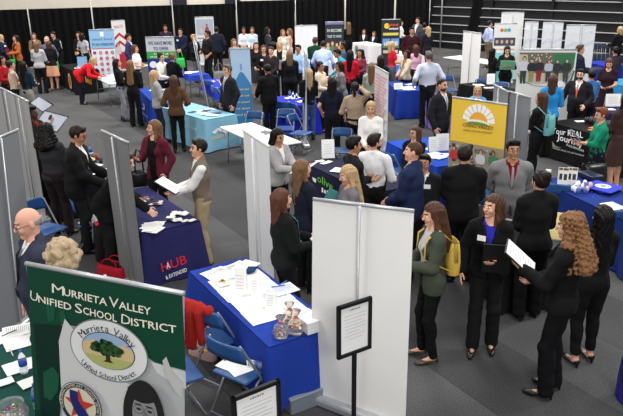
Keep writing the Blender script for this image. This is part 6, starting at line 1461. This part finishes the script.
MB().lathe([(.06, 0), (.095, .015), (.115, .06), (.115, .10), (.092, .15), (.088, .165), (.094, .17), (.096, .175), (.090, .178), (.083, .165), (.085, .15), (.108, .10), (.108, .06), (.09, .02), (.0, .012)], n=28).build('glass_bowl', mat((235, 242, 240), 'glass'), jar)
for k in range(90):
    a = rnd.uniform(0, 6.28); z = rnd.uniform(.03, .115); q = sqrt(rnd.random()) * (.094 if .04 < z else .07)
    mb = MB(); rt = Matrix.Rotation(rnd.uniform(0, 3), 3, 'Z') @ Matrix.Rotation(rnd.uniform(-.8, .8), 3, 'X'); c0 = Vector((q * cos(a) * .93, q * sin(a) * .93, z))
    mb.box(c0, (.020, .012, .012), rt, bev=.004); mb.build('candy', mat(rnd.choice(((220, 60, 70), (70, 150, 70), (240, 210, 80), (90, 90, 190), (235, 235, 230), (170, 80, 160), (225, 130, 50), (40, 60, 120), (240, 160, 190))), 'plastic'), jar)
# ---------------- other tables ----------------
def scatter(T, n, label, group, size=(.18, .24), cols=((236, 236, 236),), u=(-.8, .8), v=(-.25, .25), name='flyer', cat='paper'):
    for k in range(n):
        p = T.p(rnd.uniform(*u) * T.L / 2, rnd.uniform(*v) * T.W * 1.4, T.z + .012 + .002 * k)
        sheet_of_paper(p, T.a + rnd.uniform(-.5, .5), label, group=group, size=size, printed=False, m=mat(cols[k % len(cols)], 'paper'), name=name, cat=cat)
scatter(Tlb, 10, 'small flyer scattered on the light blue cloth', 'flyers on the light blue cloth', (.14, .2), ((230, 236, 240), (60, 70, 110), (210, 220, 230)), (-.1, .9))
scatter(Tu, 5, 'white flyer on the blue cloth beside the woman in grey jeans', 'flyers on the blue cloth beside the grey jeans')
scatter(Twf, 5, 'paper spread on the white-topped table under the red sweater', 'papers on the white-topped table', cols=((226, 226, 230), (200, 70, 80), (220, 220, 225)))
scatter(T15, 7, 'white paper on the bright blue cloth left of the yellow banner', 'papers on the bright blue cloth left of the yellow banner')
for k, (x, y) in enumerate(((433, 151), (442, 150))): tent_card(at(x, y, zt), g0 + 1.2, ('white card standing on the bright blue cloth, nearer the seated woman', 'white card standing on the bright blue cloth, nearer the yellow banner')[k], size=(.24, .30) if k == 1 else (.18, .26))
scatter(T24, 4, 'white paper on the lilac cloth', 'papers on the lilac cloth')
scatter(T17, 4, 'white paper on the black cloth behind the seated blonde', 'papers on the black cloth behind the seated blonde', u=(-.6, .4))
tent_card(at(490.5, 84, .76), g0 + 1.0, 'white card standing on the black cloth behind the seated blonde', size=(.22, .28))
scatter(Tj, 8, 'handout on the black journey cloth', 'handouts on the journey cloth', (.14, .2), ((225, 225, 225), (200, 110, 60), (90, 110, 90), (230, 228, 220)))
for k in range(14):
    i, j = k % 7, k // 7; p = Tj.p(-.42 + .11 * i, .10 + .13 * j, .765); r_ = empty('black_mug', p, 'black mug in the two rows on the journey cloth', 'mug', 'black mugs on the journey cloth')
    MB().lathe([(.034, 0), (.040, .01), (.040, .115), (.036, .115), (.034, .02)], n=12).build('mug_wall', mat((18, 18, 20), 'plastic'), r_); MB().tube([(.04, 0, .03), (.065, 0, .05), (.065, 0, .08), (.04, 0, .095)], .006, 6).build('handle', mat((18, 18, 20), 'plastic'), r_)
# right table with totes
for k in range(4):
    c_ = at(600 + 1 * k, 187 - 0 * k, .765 + .012 * k); r_ = empty('folded_tote', c_, 'folded royal blue tote in the stack on the deep blue cloth' if k < 3 else 'top folded royal blue tote with a white round emblem', 'tote bag', 'folded royal blue totes' if k < 3 else None)
    rt = Matrix.Rotation(T19.a + .15 + .08 * k, 3, 'Z'); MB().box((0, 0, .005), (.46, .42, .010), rt, bev=.012).build('folded_body', mat((56, 66, 188), 'cloth'), r_)
    if k == 3:
        P_ = Panel(c_ + Vector((0, 0, .010)) - rt @ Vector((.23, .21, 0)), rt @ Vector((1, 0, 0)), rt @ Vector((0, 1, 0)), .46, .42, r_)
        P_.ell('white_emblem', .23, .21, .11, .10, WHT); P_.ell('white_emblem', .23, .21, .085, .075, mat((56, 66, 188), 'vinyl'), inner=.8); P_.ell('white_emblem', .23, .21, .045, .04, mat((110, 120, 200), 'vinyl'))
for k in range(3):
    p = at(587 + 3 * k, 193 + 2 * k, .74); mb = MB(); r_ = empty('tote_handle_loop', p, 'royal blue tote handles hanging over the edge of the deep blue cloth', 'bag handle', 'hanging tote handles')
    mb.tube([(0, 0, .02), (-.03, -.08, -.02), (-.04 + .02 * k, -.09, -.14), (.03, -.09, -.17), (.06, -.08, -.05), (.06, 0, .02)], .012, 6, flat=.5).build('webbing', mat((50, 56, 176), 'cloth'), r_)
for k in range(4):
    p = at(560 + 4.4 * k, 184.5 + (k % 2) * .5, .76); r_ = empty('photo_card', p, 'small white portrait card standing upright on the deep blue cloth', 'card', 'standing portrait cards')
    ang = T19.a + .9; rt = Matrix.Rotation(ang, 3, 'Z') @ Matrix.Rotation(R(-8), 3, 'X'); MB().box(rt @ Vector((0, 0, .13)), (.085, .006, .26), rt).build('card', mat((224, 224, 220), 'paper'), r_)
    MB().box(rt @ Vector((0, -.005, .12)), (.045, .003, .09), rt).build('printed_figure', mat((60, 56, 60), 'paper'), r_); MB().box(rt @ Vector((0, -.005, .235)), (.07, .003, .035), rt).build('printed_strip', mat((110, 90, 60), 'paper'), r_)
for k in range(16):
    p = at(rnd.uniform(571, 590), rnd.uniform(187, 194), .76); r_ = empty('goodie_packet', p, 'small white and blue packet heaped beside the folded totes', 'packet', 'packets heaped beside the folded totes')
    MB().ball((0, 0, .035 + .02 * (k % 3)), (.035, .028, .05), 8).build('wrap', mat(((226, 228, 236), (90, 110, 190), (235, 235, 240), (230, 190, 190))[k % 4], 'plastic'), r_)
bx = empty('display_tray', at(590, 178, .76), 'dark blue tray behind the goodie packets', 'tray'); MB().box((0, 0, .04), (.36, .22, .07), Matrix.Rotation(T19.a, 3, 'Z'), bev=.01).build('tray_body', mat((28, 32, 56), 'plastic'), bx)
r_ = empty('paper_cup', at(548, 176, .76), 'pale cup at the end of the deep blue cloth', 'cup'); MB().lathe([(.03, 0), (.042, .10), (.038, .10), (.028, .01)], n=14).build('cup_wall', mat((220, 215, 200), 'paper'), r_)
bag(at(566, 210, .30), 'black bag hanging on the dark blue chair', (18, 18, 20), (.34, .18, .38), rz=.4, strap=.18, name='shoulder_bag')
sheet_of_paper(at(613, 206, .765), .3, 'white sheet on the deep blue cloth at the right edge', printed=False)
sheet_of_paper(at(616, 226, .47), .3, 'white sheet on the blue chair at the right frame edge', printed=False)
# table behind the blue blouse
for k, (x, y) in enumerate(((505, 216), (509, 213), (512, 218))): sheet_of_paper(at(x, y, .76 + .002 * k), .5 * k, 'white paper near the water bottle behind the blue blouse', group='papers behind the blue blouse', printed=False)
bottle(at(510.5, 215, .765), 'water bottle with a blue label behind the woman in the blue blouse')
wbx = empty('paper_box', at(509, 272, 0), 'white carton on the floor between the blue blouse and the black suit', 'box'); MB().box((0, 0, .14), (.32, .26, .26), Matrix.Rotation(.4, 3, 'Z'), bev=.01).build('box_body', mat((206, 206, 204), 'paper'), wbx); MB().box((0, 0, .275), (.34, .28, .03), Matrix.Rotation(.4, 3, 'Z'), bev=.008).build('lid', mat((214, 214, 212), 'paper'), wbx)
# navy olive table
tent_card(at(328, 157.5, .76), g0 + 1.15, 'white menu card standing on the dark navy cloth', size=(.22, .32))
gl_ = empty('drinking_glass', at(337.5, 157, .76), 'clear tumbler beside the menu card', 'glass'); MB().lathe([(.032, 0), (.042, .13), (.039, .13), (.030, .01)], n=16).build('glass_wall', mat((210, 220, 225), 'glass'), gl_)
for k, (x, y) in enumerate(((320, 161), (325, 163), (328, 162), (338, 170))): sheet_of_paper(at(x, y, .76 + .002 * k), g0 + .2 * k, 'small white card lying on the dark navy cloth', group='cards on the dark navy cloth', size=(.10, .15) if k < 3 else (.2, .24), printed=False)
for k, (x, y) in enumerate(((263, 131.5), (266, 133), (270, 132), (272, 133.5), (266, 131))): sheet_of_paper(at(x, y, .76), g0 + .5 * k, 'small grey card lying on the bare white table', group='cards on the bare white table', size=(.08, .12), printed=False, m=mat((110, 112, 120), 'paper'))
# blue cloth tables of the middle distance
scatter(T14, 5, 'white paper on the royal blue cloth before the tan blazer', 'papers before the tan blazer', u=(-.4, .9)); tent_card(at(398, 89, .76), g0 + 1.2, 'white card standing before the woman in the tan blazer', size=(.24, .16))
scatter(T9, 5, 'white and pink paper on the blue cloth left of the suited man', 'papers left of the suited man', cols=((230, 230, 235), (220, 120, 130)))
scatter(T8, 4, 'white paper on the blue cloth by the green tote', 'papers by the green tote')
scatter(T10, 5, 'white paper on the bright blue cloth behind the bare table', 'papers behind the bare table')
for k in range(3): bottle(T10.p(-.2 + .2 * k, 0, .76), 'bottle on the bright blue cloth behind the bare table', group='bottles behind the bare table')
scatter(T23, 6, 'white and red paper under the leaning man in light blue', 'papers under the leaning man', cols=((230, 230, 235), (190, 60, 60)))
scatter(T20, 5, 'white paper on the navy cloth before the floral dress', 'papers before the floral dress'); tent_card(at(612, 106, .76), g0 + 1.0, 'large white card standing before the woman in the floral dress', size=(.34, .28))
scatter(Tblk, 3, 'white paper on the black cloth with the gold emblem', 'papers on the emblem cloth', u=(-.2, .8)); tent_card(Tblk.p(.2, .1, .76), .2, 'blue framed card on the black cloth with the gold emblem', size=(.32, .36), m=mat((120, 160, 200), 'paper'))
scatter(T16, 2, 'white paper on the bare table before the bleachers', 'papers before the bleachers')
scatter(Twc, 2, 'paper on the white cloth by the drapes', 'papers on the white cloth by the drapes', cols=((190, 150, 90), (225, 225, 225)))
fr = empty('framed_card', T20.p(-.3, .25, .76), 'cream framed certificate beside the blue chairs at the right', 'frame'); MB().box((0, 0, .14), (.34, .02, .28), bev=.01).build('frame', mat((190, 160, 100), 'paint'), fr); MB().box((0, -.012, .14), (.28, .004, .22)).build('certificate', mat((228, 222, 200), 'paper'), fr)
lcd = empty('blue_display', at(170, 106, .76), 'small light blue board standing behind the light blue cloth', 'display board'); MB().box((0, 0, .16), (.34, .02, .46), bev=.006).build('board', mat((110, 170, 214), 'vinyl'), lcd); MB().ball((0, -.012, .2), (.09, .004, .09), 14).build('emblem', mat((180, 206, 230), 'vinyl'), lcd)
